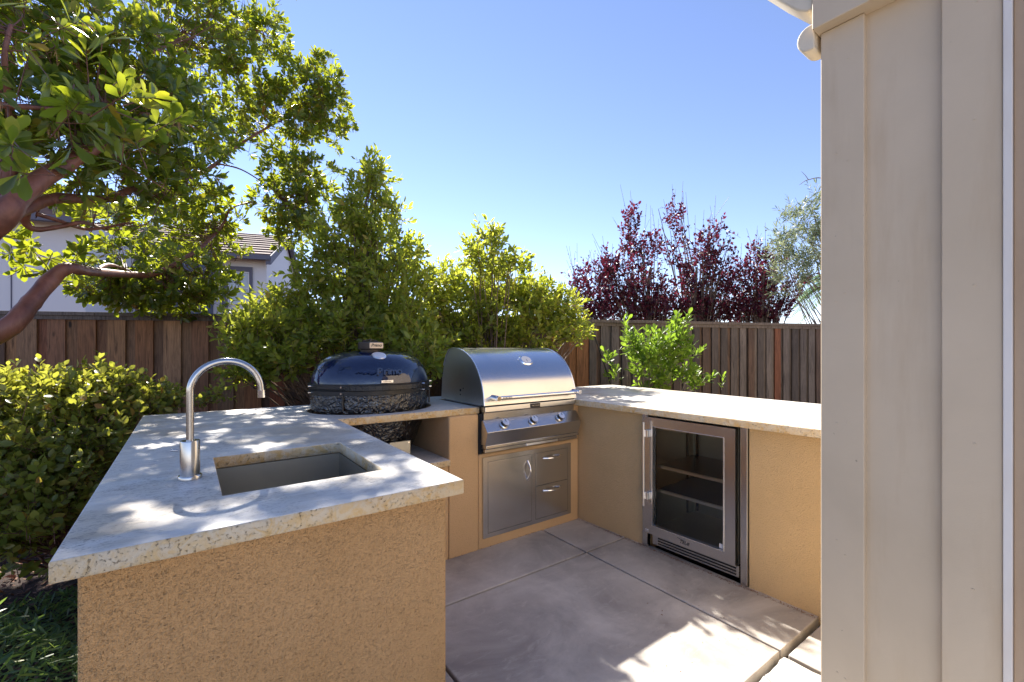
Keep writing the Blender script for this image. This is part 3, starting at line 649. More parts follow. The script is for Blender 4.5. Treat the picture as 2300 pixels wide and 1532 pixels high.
for (x0, x1, z0, z1) in ((-3.43, -2.99, 2.50, 3.31), (-4.22, -3.88, 2.55, 2.98)):
    w_ = MB(); yy = 13.455
    w_.box(x0-.16, x0-.03, yy-.05, yy, z0-.12, z1+.16); w_.box(x1+.03, x1+.10, yy-.05, yy, z0-.12, z1+.16); w_.box(x0-.03, x1+.03, yy-.05, yy, z1+.03, z1+.16)
    wi = w_.build('window', M['hgrey'], nh, world=False)
    w_ = MB(); w_.box(x0-.03, x0, yy-.04, yy, z0-.03, z1+.03); w_.box(x1, x1+.03, yy-.04, yy, z0-.03, z1+.03); w_.box(x0, x1, yy-.04, yy, z1, z1+.03); w_.box(x0, x1, yy-.04, yy, z0-.03, z0); w_.box(x0, x1, yy-.04, yy, (z0+z1)/2-.02, (z0+z1)/2+.02); w_.box(x0+(x1-x0)*.66, x0+(x1-x0)*.66+.02, yy-.04, yy, z0, (z0+z1)/2)
    w_.build('sash', M['hwhite'], wi, world=False)
    MB().box(x0+.0005, x1-.0005, yy-.015, yy-.001, z0+.0005, z1-.0005).build('pane', M['blinds'], wi, world=False)
h2 = thing('neighbour_house', 'distant low house of which a brown tiled roof peeks over the fence', 'house', (0, 0, 0), hrot)
p = at(700, 700, 26); lx = p.xy.dot(e1); ly = p.xy.dot(Vector((.31, .9507)))
hb('wall', lx-1.2, lx+3, ly, ly+5, -.06, 2.9, 'hwhite', h2)
b = MB(); b.add([(lx-1.5, ly-.4, 2.95), (lx+3.4, ly-.4, 2.95), (lx+3.4, ly+5.4, 2.95), (lx-1.5, ly+5.4, 2.95), (lx+.3, ly+2.5, 3.85), (lx+1.6, ly+2.5, 3.85)], [(0,1,5,4), (1,2,5), (2,3,4,5), (3,0,4), (0,3,2,1)]); b.build('roof', M['roof'], h2, world=False)
MB().box(lx+.35, lx+.5, ly+2.4, ly+2.6, 3.7, 4.05).build('chimney', M['roof'], h2, world=False)
h3 = thing('neighbour_house', 'sliver of a distant brown tiled roof just above the grey fence behind the plum trees', 'house', (0, 0, 0), hrot)
p = at(1605, 725, 34); lx = p.xy.dot(e1); ly = p.xy.dot(Vector((.31, .9507)))
hb('wall', lx-2, lx+2.5, ly, ly+5, -.06, 2.9, 'hwhite', h3)
b = MB(); b.add([(lx-2.4, ly-.4, 2.95), (lx+2.9, ly-.4, 2.95), (lx+2.9, ly+5.4, 2.95), (lx-2.4, ly+5.4, 2.95), (lx-.6, ly+2.5, 3.85), (lx+.9, ly+2.5, 3.85)], [(0,1,5,4), (1,2,5), (2,3,4,5), (3,0,4), (0,3,2,1)]); b.build('roof', M['roof'], h3, world=False)

# ------------------------------------------------------------------ foliage engine (numpy)
LT = dict(  # leaf outlines: (t along, half width)
    obovate=[(0, .0), (.3, .22), (.65, .5), (.88, .36), (1, 0)],
    ovate=[(0, .0), (.25, .42), (.55, .5), (.82, .28), (1, 0)],
    lance=[(0, .0), (.3, .40), (.6, .5), (.85, .30), (1, 0)],
    small=[(0, .0), (.5, .5), (1, 0)])
def leaf_template(kind, fold=.25, droop=.12):
    o = LT[kind]; V = []; F = []
    for t_, w in o:
        dz = -droop*t_*t_
        if w == 0: V.append((0, t_, dz))
        else: V += [(-w, t_, dz + fold*w), (0, t_, dz), (w, t_, dz + fold*w)]
    idx = [0]; k = 1
    rows = [[0]]
    for t_, w in o[1:]:
        if w == 0: rows.append([k]); k += 1
        else: rows.append([k, k+1, k+2]); k += 3
    for a, b_ in zip(rows, rows[1:]):
        if len(a) == 1 and len(b_) == 3: F += [(a[0], b_[1], b_[0]), (a[0], b_[2], b_[1])]
        elif len(a) == 3 and len(b_) == 3: F += [(a[0], a[1], b_[1]), (a[0], b_[1], b_[0]), (a[1], a[2], b_[2]), (a[1], b_[2], b_[1])]
        else: F += [(a[0], a[1], b_[0]), (a[1], a[2], b_[0])]
    return np.array(V, float), np.array(F, int)
def unit(a): return a / np.maximum(np.linalg.norm(a, axis=-1, keepdims=True), 1e-9)
def leaves_mesh(name, P_, Dv, Nv, Ls, Ws, tint, kind, mat, fold=.25, droop=.12):
    V, F = leaf_template(kind, fold, droop); n = len(P_)
    Dv = unit(Dv); S = unit(np.cross(Dv, Nv)); N = np.cross(S, Dv)
    vv = P_[:, None, :] + V[None, :, 1:2]*Ls[:, None, None]*Dv[:, None, :] + V[None, :, 0:1]*Ws[:, None, None]*S[:, None, :] + V[None, :, 2:3]*Ws[:, None, None]*N[:, None, :]
    vv = vv.reshape(-1, 3); ff = (F[None] + (np.arange(n)*len(V))[:, None, None]).reshape(-1, 3)
    me = bpy.data.meshes.new(name); me.vertices.add(len(vv)); me.vertices.foreach_set('co', vv.ravel().astype(np.float32))
    me.loops.add(ff.size); me.loops.foreach_set('vertex_index', ff.ravel().astype(np.int32))
    me.polygons.add(len(ff)); me.polygons.foreach_set('loop_start', np.arange(0, ff.size, 3, dtype=np.int32)); me.polygons.foreach_set('loop_total', np.full(len(ff), 3, np.int32))
    me.update(calc_edges=True); at_ = me.attributes.new('tint', 'FLOAT', 'POINT'); at_.data.foreach_set('value', np.repeat(tint, len(V)).astype(np.float32))
    me.materials.append(mat); me.shade_smooth(); return me
def twigs_mesh(name, A, B, ra, rb, mat):
    """three-sided tapered twigs from A to B"""
    n = len(A); T = unit(B-A); ref = np.where(np.abs(T[:, 2:3]) < .9, [[0, 0, 1.]], [[1., 0, 0]]); S = unit(np.cross(T, ref)); U = np.cross(T, S)
    r = []
    for C_, rad in ((A, ra), (B, rb)):
        for k in range(3):
            a = 2*math.pi*k/3; r.append(C_ + (S*math.cos(a) + U*math.sin(a))*np.reshape(rad, (-1, 1)))
    vv = np.stack(r, 1).reshape(-1, 3); F = np.array([(0, 1, 4, 3), (1, 2, 5, 4), (2, 0, 3, 5)])
    ff = (F[None] + (np.arange(n)*6)[:, None, None]).reshape(-1, 4)
    me = bpy.data.meshes.new(name); me.from_pydata(vv.tolist(), [], ff.tolist()); me.materials.append(mat); me.shade_smooth(); return me
def blob_points(rng, c, rR, rF, rZ, n, hollow=.45):
    d = unit(rng.normal(size=(n, 3))); r = (hollow + (1-hollow)*rng.random(n)**.7)[:, None]
    o = d*r; R = np.array(RT); F_ = np.array(FW)
    return np.array(c) + o[:, 0:1]*R*rR + o[:, 1:2]*F_*rF + o[:, 2:3]*np.array([0, 0, 1.])*rZ, d[:, 0:1]*R + d[:, 1:2]*F_ + d[:, 2:3]*np.array([0, 0, 1.])
def grow(rng, blobs, shoot_len, nleaf, leaf_len, aspect, up=.5, outw=.6, whorl=False, spread=.9, jitter=.5, leafvar=.42):
    """blobs: (px,py,depth,rpx,rpy,rdepth,nshoots) -> leaves and twigs"""
    LP, LD, LN, LL, TA, TB = [], [], [], [], [], []
    for (px, py, dep, rx, ry, rd, ns) in blobs:
        c = at(px, py, dep); P_, dirn = blob_points(rng, c, rx*dep/998.5, rd, ry*dep/998.5, ns)
        sd = unit(dirn*outw + np.array([0, 0, up]) + rng.normal(size=P_.shape)*jitter*.6)
        sl = shoot_len*(.6 + .8*rng.random(ns)); A = P_ - sd*sl[:, None]*.5; B = P_ + sd*sl[:, None]*.5
        TA.append(A); TB.append(B)
        ref = unit(rng.normal(size=P_.shape)); S = unit(np.cross(sd, ref)); U = np.cross(sd, S)
        for k in range(nleaf):
            f = (.72 + .28*(k/nleaf)) if whorl else (.12 + .88*k/nleaf)
            ang = k*2.4 + rng.random(ns)*.7
            rad = S*np.cos(ang)[:, None] + U*np.sin(ang)[:, None]
            tip = 1.0 - (f if not whorl else .3)*.35
            LP.append(A + (B-A)*f + rad*.002); ld = unit(sd*(.55 + .5*(k/nleaf)) + rad*spread*tip + rng.normal(size=P_.shape)*.15)
            LD.append(ld); LN.append(unit(sd - ld*np.sum(sd*ld, 1, keepdims=True) + rng.normal(size=P_.shape)*.35)); LL.append(leaf_len*(1 - leafvar + 2*leafvar*rng.random(ns)))
    LP, LD, LN, LL = map(np.concatenate, (LP, LD, LN, LL)); return dict(P=LP, D=LD, N=LN, L=LL, A=np.concatenate(TA), B=np.concatenate(TB), asp=aspect)
camp = np.array([0, 0, CH])
def plant_leaves(root, G, kind, mat, twigmat, rng, tr=(.002, .0008), singles=0, fold=.25, droop=.12, name='foliage'):
    keep = np.ones(len(G['P']), bool); inv = root.location
    if singles:
        v = G['P'] - camp; dep = v @ np.array(FW); u = v @ np.array(RT)/np.maximum(dep, .05); w_ = v[:, 2]/np.maximum(dep, .05)
        vis = (dep > .4) & (np.abs(u + .0) < 1.12) & (w_ < .77) & (w_ > -.73)
        size = np.where(vis, G['L']/np.maximum(dep, .3), 0); pick = np.argsort(-size)[:singles]; pick = pick[size[pick] > 0]; keep[pick] = False
        V, F = leaf_template(kind, fold, droop); me = bpy.data.meshes.new('leaf'); Vw = V.copy(); Vw[:, 0] *= G['asp']; Vw[:, 2] *= G['asp']
        me.from_pydata(Vw.tolist(), [], F.tolist()); me.materials.append(mat); me.shade_smooth()
        at_ = me.attributes.new('tint', 'FLOAT', 'POINT')
        for i in pick:
            d = Vector(G['D'][i]).normalized(); s = d.cross(Vector(G['N'][i])).normalized(); n_ = s.cross(d)
            o = place('leaf', me, root); m = Matrix((s, d, n_)).transposed().to_4x4(); l = G['L'][i]
            o.matrix_local = Matrix.Translation(Vector(G['P'][i]) - inv) @ m @ Matrix.Scale(l, 4)
    off = np.array(inv)
    me = leaves_mesh(name, G['P'][keep] - off, G['D'][keep], G['N'][keep], G['L'][keep], G['L'][keep]*G['asp'], rng.random(keep.sum()), kind, mat, fold, droop)
    o = place(name, me, root); o['kind'] = 'stuff'
    n = len(G['A']); t_ = place('twigs', twigs_mesh('twigs', G['A'] - off, G['B'] - off, np.full(n, tr[0]), np.full(n, tr[1]), twigmat), root); t_['kind'] = 'stuff'
    return o
def smooth_path(pts, n=6):
    """Catmull-Rom through (Vector, radius)"""
    out = []; rr = []
    for i in range(len(pts)-1):
        p0, p1, p2, p3 = pts[max(i-1, 0)], pts[i], pts[i+1], pts[min(i+2, len(pts)-1)]
        for k in range(n):
            t_ = k/n; q = .5*((2*p1[0]) + (-p0[0]+p2[0])*t_ + (2*p0[0]-5*p1[0]+4*p2[0]-p3[0])*t_**2 + (-p0[0]+3*p1[0]-3*p2[0]+p3[0])*t_**3)
            out.append(q); rr.append(p1[1] + (p2[1]-p1[1])*t_)
    out.append(pts[-1][0]); rr.append(pts[-1][1]); return out, rr
def limb(root, name, pts, mat, seg=10, wob=.0):
    P_, R2 = smooth_path(pts); P_ = [p + Vector((random.gauss(0, wob), random.gauss(0, wob), random.gauss(0, wob))) for p in P_]
    R2 = [r*(1 + random.uniform(-.06, .06)) for r in R2]
    return MB().tube(P_, R2, seg).build(name, mat, root, smooth=True)
def branches(root, rng, base, G, n, r0, mat, pull=.5, name='branches', lean=.0):
    """fine branches curving from points low on the plant to the shoots, joined"""
    b = MB(); idx = rng.choice(len(G['A']), min(n, len(G['A'])), replace=False)
    for i in idx:
        e = Vector(G['A'][i]); s = Vector(base[rng.integers(len(base))]); mid = s.lerp(e, .5); mid.z = s.z + (e.z-s.z)*(.5 + .12*rng.normal()) ; mid.xy = s.xy.lerp(e.xy, .28 + .2*rng.random())
        P_, R2 = smooth_path([(s, r0), (mid, r0*.62), (e, r0*.22)], 4); b.tube([p + Vector(rng.normal(size=3)*.008) for p in P_], R2, 4, cap=False)
    o = b.build(name, mat, root, smooth=True); o['kind'] = 'stuff'; return o

# ------------------------------------------------------------------ strawberry tree (left)
def sst(x): x = min(max(x, 0), 1); return x*x*(3-2*x)
def dm(px, py, d):
    if py > 500: d = d*(1 + .38*sst((px-150)/200))
    else: d = d*(1 + .27*sst((px-300)/170))
    return min(d, 4.3) if py > 590 else d
def tat(px, py, d): return at(px, py, dm(px, py, d))
LIMBS = []
rg = np.random.default_rng(11)
T0 = Vector((-1.30, 3.55, 0))
tree = thing('strawberry_tree', 'large strawberry tree with smooth red bark and dense green leaves overhanging from the left', 'tree', T0)
def tlimb(r, n, pts, m, seg): LIMBS.extend(smooth_path(pts)[0]); return limb(r, n, pts, m, seg)
tlimb(tree, 'trunk', [(T0 + Vector((0, 0, -.1)), .13), (T0 + Vector((.02, .02, .5)), .115), (T0 + Vector((.0, -.05, 1.1)), .10), (tat(-210, 640, 2.35), .10), (tat(-90, 560, 2.25), .078), (tat(0, 490, 2.2), .058), (tat(60, 425, 2.3), .050), (tat(150, 368, 2.45), .040), (tat(260, 300, 2.7), .03), (tat(400, 200, 3.1), .018)], M['bark'], 14)
tlimb(tree, 'limb', [(T0 + Vector((.0, -.03, .95)), .08), (tat(-140, 800, 2.3), .06), (tat(-60, 775, 2.35), .055), (tat(20, 735, 2.4), .050), (tat(70, 680, 2.5), .045), (tat(115, 628, 2.6), .042), (tat(152, 603, 2.65), .036), (tat(205, 610, 2.7), .029), (tat(300, 617, 2.8), .026), (tat(345, 615, 2.85), .025), (tat(400, 590, 2.95), .021), (tat(460, 548, 3.1), .017), (tat(500, 505, 3.3), .012), (tat(520, 468, 3.5), .009), (tat(570, 452, 3.8), .006)], M['bark'], 12)
tlimb(tree, 'limb', [(tat(-160, 620, 2.35), .07), (tat(-60, 530, 2.3), .055), (tat(0, 488, 2.3), .044), (tat(60, 465, 2.45), .036), (tat(130, 445, 2.6), .030), (tat(200, 448, 2.8), .026), (tat(245, 445, 2.9), .024), (tat(300, 425, 3.1), .022), (tat(375, 410, 3.3), .021), (tat(430, 398, 3.4), .020), (tat(480, 372, 3.5), .018), (tat(530, 330, 3.7), .014), (tat(590, 293, 3.9), .012), (tat(640, 262, 4.1), .009), (tat(690, 225, 4.2), .005)], M['bark'], 12)
tlimb(tree, 'limb', [(tat(64, 460, 2.45), .024), (tat(56, 495, 2.5), .022), (tat(80, 515, 2.55), .016), (tat(140, 508, 2.65), .013), (tat(190, 500, 2.75), .011), (tat(240, 515, 2.9), .009), (tat(300, 500, 3.1), .006)], M['bark'], 9)
tlimb(tree, 'limb', [(tat(80, 480, 2.5), .012), (tat(130, 495, 2.6), .011), (tat(200, 515, 2.7), .010), (tat(290, 500, 2.9), .005)], M['bark'], 8)
tlimb(tree, 'limb', [(tat(-20, 500, 2.25), .055), (tat(15, 400, 2.3), .04), (tat(28, 300, 2.3), .028), (tat(20, 230, 2.2), .016), (tat(10, 130, 2.1), .012), (tat(25, 55, 2.1), .008)], M['bark'], 10)
tlimb(tree, 'limb', [(tat(-140, 225, 2.1), .03), (tat(0, 236, 2.1), .016), (tat(90, 243, 2.2), .011), (tat(190, 255, 2.3), .009), (tat(330, 300, 2.6), .005)], M['bark'], 8)
tlimb(tree, 'limb', [(tat(-100, 520, 2.25), .05), (tat(-100, 250, 2.6), .04), (tat(-20, 50, 3.0), .03), (tat(130, -120, 3.4), .02), (tat(300, -260, 3.8), .01)], M['bark'], 10)
tlimb(tree, 'limb', [(tat(150, 368, 2.45), .035), (tat(230, 230, 2.9), .026), (tat(330, 130, 3.3), .020), (tat(450, 60, 3.7), .013), (tat(590, 70, 4.0), .006)], M['bark'], 10)
tlimb(tree, 'limb', [(tat(490, 368, 3.5), .009), (tat(540, 380, 3.7), .008), (tat(590, 410, 3.9), .006), (tat(640, 450, 4.0), .004)], M['bark'], 7)
tlimb(tree, 'limb', [(tat(215, 610, 2.7), .018), (tat(245, 595, 2.8), .014), (tat(290, 608, 3.0), .007)], M['bark'], 7)
B1 = [(60, 60, 2.5, 130, 80, .35, 150), (230, 110, 2.9, 150, 90, .45, 230), (420, 50, 3.5, 130, 75, .5, 240), (565, 55, 3.9, 70, 62, .4, 100), (610, 85, 4.0, 36, 40, .2, 34),
      (470, 190, 3.7, 130, 90, .5, 250), (330, 250, 3.0, 130, 80, .4, 190), (130, 290, 2.5, 140, 60, .35, 130), (40, 150, 2.3, 80, 90, .3, 70), (555, 240, 3.9, 80, 60, .35, 90),
      (680, 210, 4.15, 60, 50, .3, 65), (725, 190, 4.2, 48, 55, .3, 65), (740, 250, 4.2, 46, 55, .3, 70), (705, 300, 4.2, 48, 38, .3, 46), (640, 250, 4.1, 50, 45, .3, 40),
      (650, 345, 4.05, 45, 40, .25, 34), (655, 400, 4.0, 70, 38, .3, 60), (700, 390, 4.0, 50, 30, .3, 30), (640, 465, 4.0, 62, 42, .3, 62), (700, 470, 4.05, 50, 55, .3, 45), (660, 520, 4.0, 60, 35, .3, 44), (640, 500, 4.0, 45, 40, .3, 20),
      (420, 425, 3.4, 65, 40, .3, 55), (470, 470, 3.5, 55, 45, .3, 55), (380, 510, 3.4, 110, 50, .4, 115), (480, 545, 3.6, 60, 45, .3, 55), (300, 420, 3.0, 100, 30, .3, 60), (240, 470, 3.0, 70, 30, .3, 25), (330, 355, 3.0, 110, 40, .35, 90), (420, 320, 3.5, 90, 40, .35, 80), (520, 330, 3.8, 45, 26, .3, 22),
      (250, 640, 3.3, 70, 32, .3, 60), (340, 650, 3.5, 110, 45, .4, 130), (440, 620, 3.8, 55, 50, .4, 70), (300, 570, 3.3, 90, 25, .3, 45), (380, 660, 3.8, 100, 30, .4, 80),  (405, 700, 3.5, 22, 18, .15, 8),
      (120, 562, 2.8, 36, 16, .2, 9), (85, 575, 2.8, 30, 14, .15, 7), (145, 590, 2.75, 20, 12, .15, 5), (100, 400, 2.5, 80, 40, .3, 26), (30, 330, 2.2, 40, 40, .2, 14), (160, 330, 2.6, 90, 30, .3, 36),
      (200, -120, 3.2, 330, 120, .9, 330), (520, -100, 3.8, 170, 100, .6, 150), (150, -330, 3.6, 330, 140, 1.0, 260), (480, -300, 4.2, 220, 130, .8, 160)]
B1 = [(q[0], q[1], dm(q[0], q[1], q[2]), q[3], q[4], q[5]*1.3, int(q[6]*(.08 if q[1] < -60 else .95 if q[1] > 440 and q[0] < 560 else 1.1 if q[0] > 600 else .66))) for q in B1]
G = grow(rg, B1, .14, 13, .072, .38, up=.45, outw=.7, whorl=True, spread=1.15, jitter=.7)
# nearer sprays that hang close to the viewer
B2 = [(200, 190, 1.75, 60, 40, .12, 4), (310, 270, 1.75, 70, 35, .12, 5), (90, 260, 1.65, 70, 40, .12, 4), (290, 365, 1.8, 45, 30, .1, 3), (60, 360, 1.6, 50, 30, .1, 3), (150, 80, 1.9, 110, 40, .12, 4), (40, 110, 1.7, 40, 40, .1, 2)]
G2 = grow(rg, B2, .16, 9, .085, .40, up=.1, outw=.5, whorl=True, spread=1.0, jitter=.9)
for k in ('P', 'D', 'N', 'L', 'A', 'B'): G[k] = np.concatenate([G[k], G2[k]])
plant_leaves(tree, G, 'obovate', M['l_arb'], M['twigred'], rg, (.0028, .0012), 300, .22, .15)
bases = LIMBS
b = MB(); idx = rg.choice(len(G['A']), 800, replace=False)
for i in idx:
    e = Vector(G['A'][i]); s = min(bases, key=lambda q: (q-e).length)
    if (s-e).length > .9: continue
    s = bases[max(0, min(len(bases)-1, bases.index(s) + int(rg.integers(-2, 1))))]
    if (s-e).length > 1.1: continue
    mid = s.lerp(e, .5) + Vector(rg.normal(size=3)*.04) - Vector((0, 0, .03)); P_, R2 = smooth_path([(s, .004), (mid, .003), (e, .0015)], 4); b.tube(P_, R2, 4, cap=False)
b.build('branches', M['twigred'], tree, smooth=True)['kind'] = 'stuff'
# dry flower sprays hanging at the shoot tips
ii = rg.choice(len(G['B']), 420, replace=False); Pf, Df = [], []
for i in ii:
    for k in range(7):
        Pf.append(G['B'][i] + rg.normal(size=3)*.012); Df.append(np.array([0, 0, -1.]) + rg.normal(size=3)*.5)
Pf, Df = np.array(Pf), np.array(Df); n_ = len(Pf)
fo = place('flower_sprays', leaves_mesh('flower_sprays', Pf - np.array(T0), Df, rg.normal(size=(n_, 3)), .045 + .03*rg.random(n_), np.full(n_, .0045), rg.random(n_), 'small', M['flower']), tree); fo['kind'] = 'stuff'

# ------------------------------------------------------------------ hedge trees in front of the fence
def shrub(name, label, cat, base, blobs, rng, shoot, nleaf, ll, asp, kind, mat, tw, nb, up=.9, outw=.5, singles=0, rb=.010, group=None, **k):
    r = thing(name, label, cat, base, 0, group)
    G_ = grow(rng, blobs, shoot, nleaf, ll, asp, up=up, outw=outw, **k)
    plant_leaves(r, G_, kind, mat, tw, rng, (.0022, .0008), singles)
    bs = [Vector(base) + Vector((rng.normal()*.08, rng.normal()*.08, .02 + .35*rng.random())) for _ in range(8)]
    branches(r, rng, bs, G_, nb, rb, tw); return r
rg2 = np.random.default_rng(21)
b1 = at(790, 1060, 4.4); b1.z = -.06
s1 = shrub('tall_shrub', 'tall bushy evergreen shrub rising to a pointed top behind the charcoal grill', 'shrub', b1,
  [(835, 385, 4.4, 26, 36, .15, 26), (845, 420, 4.4, 30, 50, .2, 34), (800, 440, 4.4, 20, 50, .15, 18), (820, 490, 4.4, 60, 50, .3, 80), (890, 480, 4.4, 24, 30, .15, 14), (780, 540, 4.4, 75, 50, .35, 110), (870, 560, 4.4, 80, 55, .35, 95), (930, 570, 4.4, 32, 28, .2, 14),
   (760, 620, 4.4, 90, 60, .4, 150), (880, 650, 4.4, 100, 70, .45, 230), (690, 640, 4.25, 40, 60, .3, 36), (640, 690, 4.15, 60, 50, .3, 66), (600, 740, 3.8, 70, 45, .3, 110), (560, 760, 3.7, 50, 50, .25, 70), (610, 690, 4.15, 40, 35, .25, 20), (520, 720, 3.8, 26, 24, .2, 10),
   (700, 740, 4.15, 90, 60, .4, 150), (800, 740, 4.15, 100, 70, .4, 200), (900, 750, 4.15, 80, 80, .4, 210), (620, 810, 3.7, 70, 40, .25, 100), (560, 830, 3.6, 45, 30, .2, 40), (960, 800, 3.8, 45, 45, .3, 70)],
  rg2, .24, 12, .058, .42, 'ovate', M['l_hedge'], M['twig'], 170, up=.55, outw=.7, spread=.95, jitter=.95, rb=.016)
limb(s1, 'trunk', [(b1, .05), (b1 + Vector((0, .02, 1.0)), .04), (at(780, 700, 4.4), .03), (at(800, 560, 4.4), .018), (at(830, 420, 4.4), .007)], M['twig'], 9)
b2 = at(1110, 1030, 4.75); b2.z = -.06
s2 = shrub('tall_shrub', 'broad yellow-green evergreen shrub with two loose peaks behind the gas grill', 'shrub', b2,
  [(1095, 525, 4.4, 24, 28, .15, 18), (1060, 555, 4.4, 22, 26, .15, 12), (1100, 580, 4.4, 50, 40, .25, 52), (1165, 590, 4.4, 26, 26, .15, 18), (1110, 640, 4.75, 75, 50, .35, 115), (1190, 650, 4.75, 45, 40, .25, 55), (1000, 640, 4.75, 50, 45, .3, 75), (1030, 690, 4.75, 80, 50, .35, 125), (1140, 700, 4.7, 95, 50, .4, 160), (1220, 690, 4.7, 60, 42, .3, 75),
   (1270, 690, 4.7, 35, 45, .2, 34), (1290, 735, 4.65, 35, 32, .2, 38), (1000, 760, 4.65, 70, 55, .35, 125), (1100, 760, 4.65, 80, 40, .35, 120), (1200, 750, 4.65, 70, 40, .3, 100), (970, 700, 4.65, 50, 50, .3, 60)],
  rg2, .22, 12, .058, .42, 'ovate', M['l_hedge'], M['twig'], 170, up=.6, outw=.65, spread=.9, jitter=.9, rb=.014)
limb(s2, 'trunk', [(b2, .045), (b2 + Vector((0, .0, 1.0)), .035), (at(1105, 690, 4.75), .022), (at(1100, 560, 4.8), .008)], M['twig'], 9)

# bright shrub against the grey fence
rg3 = np.random.default_rng(31); b3 = at(1450, 950, 4.75); b3.z = -.06
shrub('bright_shrub', 'small lime green shrub sprawling against the grey fence behind the bar counter', 'shrub', b3,
  [(1535, 740, 4.8, 22, 28, .1, 13), (1510, 765, 4.8, 40, 28, .15, 25), (1460, 775, 4.75, 50, 26, .15, 29), (1410, 765, 4.75, 14, 26, .08, 6), (1480, 800, 4.75, 75, 24, .15, 38), (1450, 830, 4.75, 40, 20, .15, 15), (1520, 840, 4.75, 55, 20, .15, 23), (1570, 855, 4.7, 32, 14, .12, 8), (1480, 870, 4.7, 40, 12, .12, 11), (1365, 805, 4.8, 8, 18, .05, 3), (1380, 845, 4.75, 8, 10, .05, 3), (1625, 862, 4.8, 8, 6, .03, 1), (1560, 785, 4.8, 14, 16, .05, 4)],
  rg3, .20, 11, .072, .42, 'obovate', M['l_lime'], M['twiggrey'], 34, up=.75, outw=.6, singles=300, spread=.8, rb=.008)

# round-leaved bushes at the left of the sink
rg4 = np.random.default_rng(41)
b4 = at(150, 1150, 2.4); b4.z = -.06
shrub('round_leaved_bush', 'dense yellow-green round-leaved bush filling the bed left of the sink counter', 'bush', b4,
  [(60, 900, 2.55, 110, 60, .35, 210), (180, 900, 2.6, 90, 55, .35, 180), (280, 900, 2.75, 80, 45, .3, 120), (225, 855, 2.8, 30, 25, .12, 14), (340, 905, 2.9, 45, 28, .2, 36), (80, 990, 2.4, 120, 70, .35, 190), (200, 980, 2.5, 100, 60, .3, 150), (50, 1080, 2.2, 90, 60, .3, 100), (160, 1070, 2.3, 70, 50, .25, 70), (60, 1160, 2.1, 70, 40, .2, 42), (130, 1130, 2.2, 50, 35, .2, 26), (-80, 980, 2.4, 90, 120, .4, 160), (275, 960, 2.65, 40, 30, .2, 30), (20, 1200, 2.1, 50, 34, .2, 30), (100, 1190, 2.25, 50, 34, .2, 26), (15, 1290, 2.0, 30, 20, .12, 5), (130, 1255, 2.15, 26, 16, .1, 5), (215, 835, 2.8, 14, 22, .06, 4), (90, 850, 2.6, 90, 18, .3, 10), (300, 870, 2.8, 60, 16, .2, 8), (-60, 1150, 2.0, 60, 80, .3, 50)],
  rg4, .17, 11, .040, .62, 'ovate', M['l_bush'], M['twigred'], 160, up=.55, outw=.5, singles=300, spread=1.0, jitter=.8, rb=.008)
b5 = at(470, 1000, 3.15); b5.z = -.06
shrub('round_leaved_bush', 'single sparse leafy sprig showing above the counter edge right of the faucet', 'bush', b5,
  [(472, 893, 3.05, 28, 16, .08, 9), (498, 888, 3.05, 12, 10, .05, 4), (445, 905, 3.05, 10, 8, .04, 3)], rg4, .13, 9, .034, .6, 'ovate', M['l_bush'], M['twigred'], 10, up=.5, outw=.6, spread=1.0, rb=.004)
b6 = at(385, 1000, 3.2); b6.z = -.06
shrub('round_leaved_bush', 'low leafy twigs poking above the counter edge left of the faucet', 'bush', b6,
  [(370, 890, 3.1, 22, 14, .08, 8), (395, 905, 3.1, 18, 10, .06, 6), (350, 878, 3.1, 14, 10, .06, 4)], rg4, .13, 9, .034, .6, 'ovate', M['l_bush'], M['twigred'], 10, up=.5, outw=.6, spread=1.0, rb=.004)

# ground cover and litter in the bed
rg5 = np.random.default_rng(51)
def scatter(name, label, n, x0, x1, y0, y1, zfun, ll, asp, kind, mat, upv, seed):
    r = np.random.default_rng(seed); P_ = np.stack([r.uniform(x0, x1, n), r.uniform(y0, y1, n), np.zeros(n)], 1); P_[:, 2] = zfun(P_, r)
    D_ = unit(r.normal(size=(n, 3))*np.array([1, 1, .35]) + np.array([0, 0, upv])); N_ = unit(np.array([0, 0, 1.]) + r.normal(size=(n, 3))*.6)
    L_ = ll*(.6 + .8*r.random(n)); o = place(name, leaves_mesh(name, P_, D_, N_, L_, L_*asp, r.random(n), kind, mat)); tag(o, label, None, None, 'stuff'); return o
hcov = lambda P_, r: -.05 + (.40*np.exp(-((P_[:, 0]+.65)**2)/.5 - np.maximum(P_[:, 1]-2.6, 0)**2/.25))*(.35 + .65*r.random(len(P_))) * (.6 + .4*np.sin(P_[:, 0]*7 + P_[:, 1]*5))
gc = scatter('ground_cover', 'dark feathery ground cover in the planting bed', 15000, -1.9, -.20, 1.2, 3.4, hcov, .050, .16, 'lance', M['l_cover'], .35, 5); gc['category'] = 'ground cover'
mu = scatter('mulch', 'brown bark mulch and twigs on the soil', 9000, -2.5, -.19, 1.0, 4.5, lambda P_, r: -.058 + .02*r.random(len(P_)), .035, .35, 'small', M['mulch'], .05, 6); mu['category'] = 'mulch'
def litter(P0, P1, n, seed, wdt=.02):
    r = np.random.default_rng(seed); f = r.random(n)[:, None]; P_ = np.array(P0)*(1-f) + np.array(P1)*f; q = unit(np.array([[P1[1]-P0[1], P0[0]-P1[0], 0.]]))
    P_ = P_ + q*np.abs(r.normal(size=(n, 1)))*wdt*.6; P_[:, 2] = .001 + .004*r.random(n); return P_
PL = np.concatenate([litter((.65, 2.428, 0), (2.40, 2.428, 0), 900, 1, -.02), litter((2.402, 2.42, 0), (2.455, .6, 0), 1000, 2), litter((.9, 1.0, 0), (2.3, 1.6, 0), 60, 3, .5)]); nl = len(PL); r_ = np.random.default_rng(9)
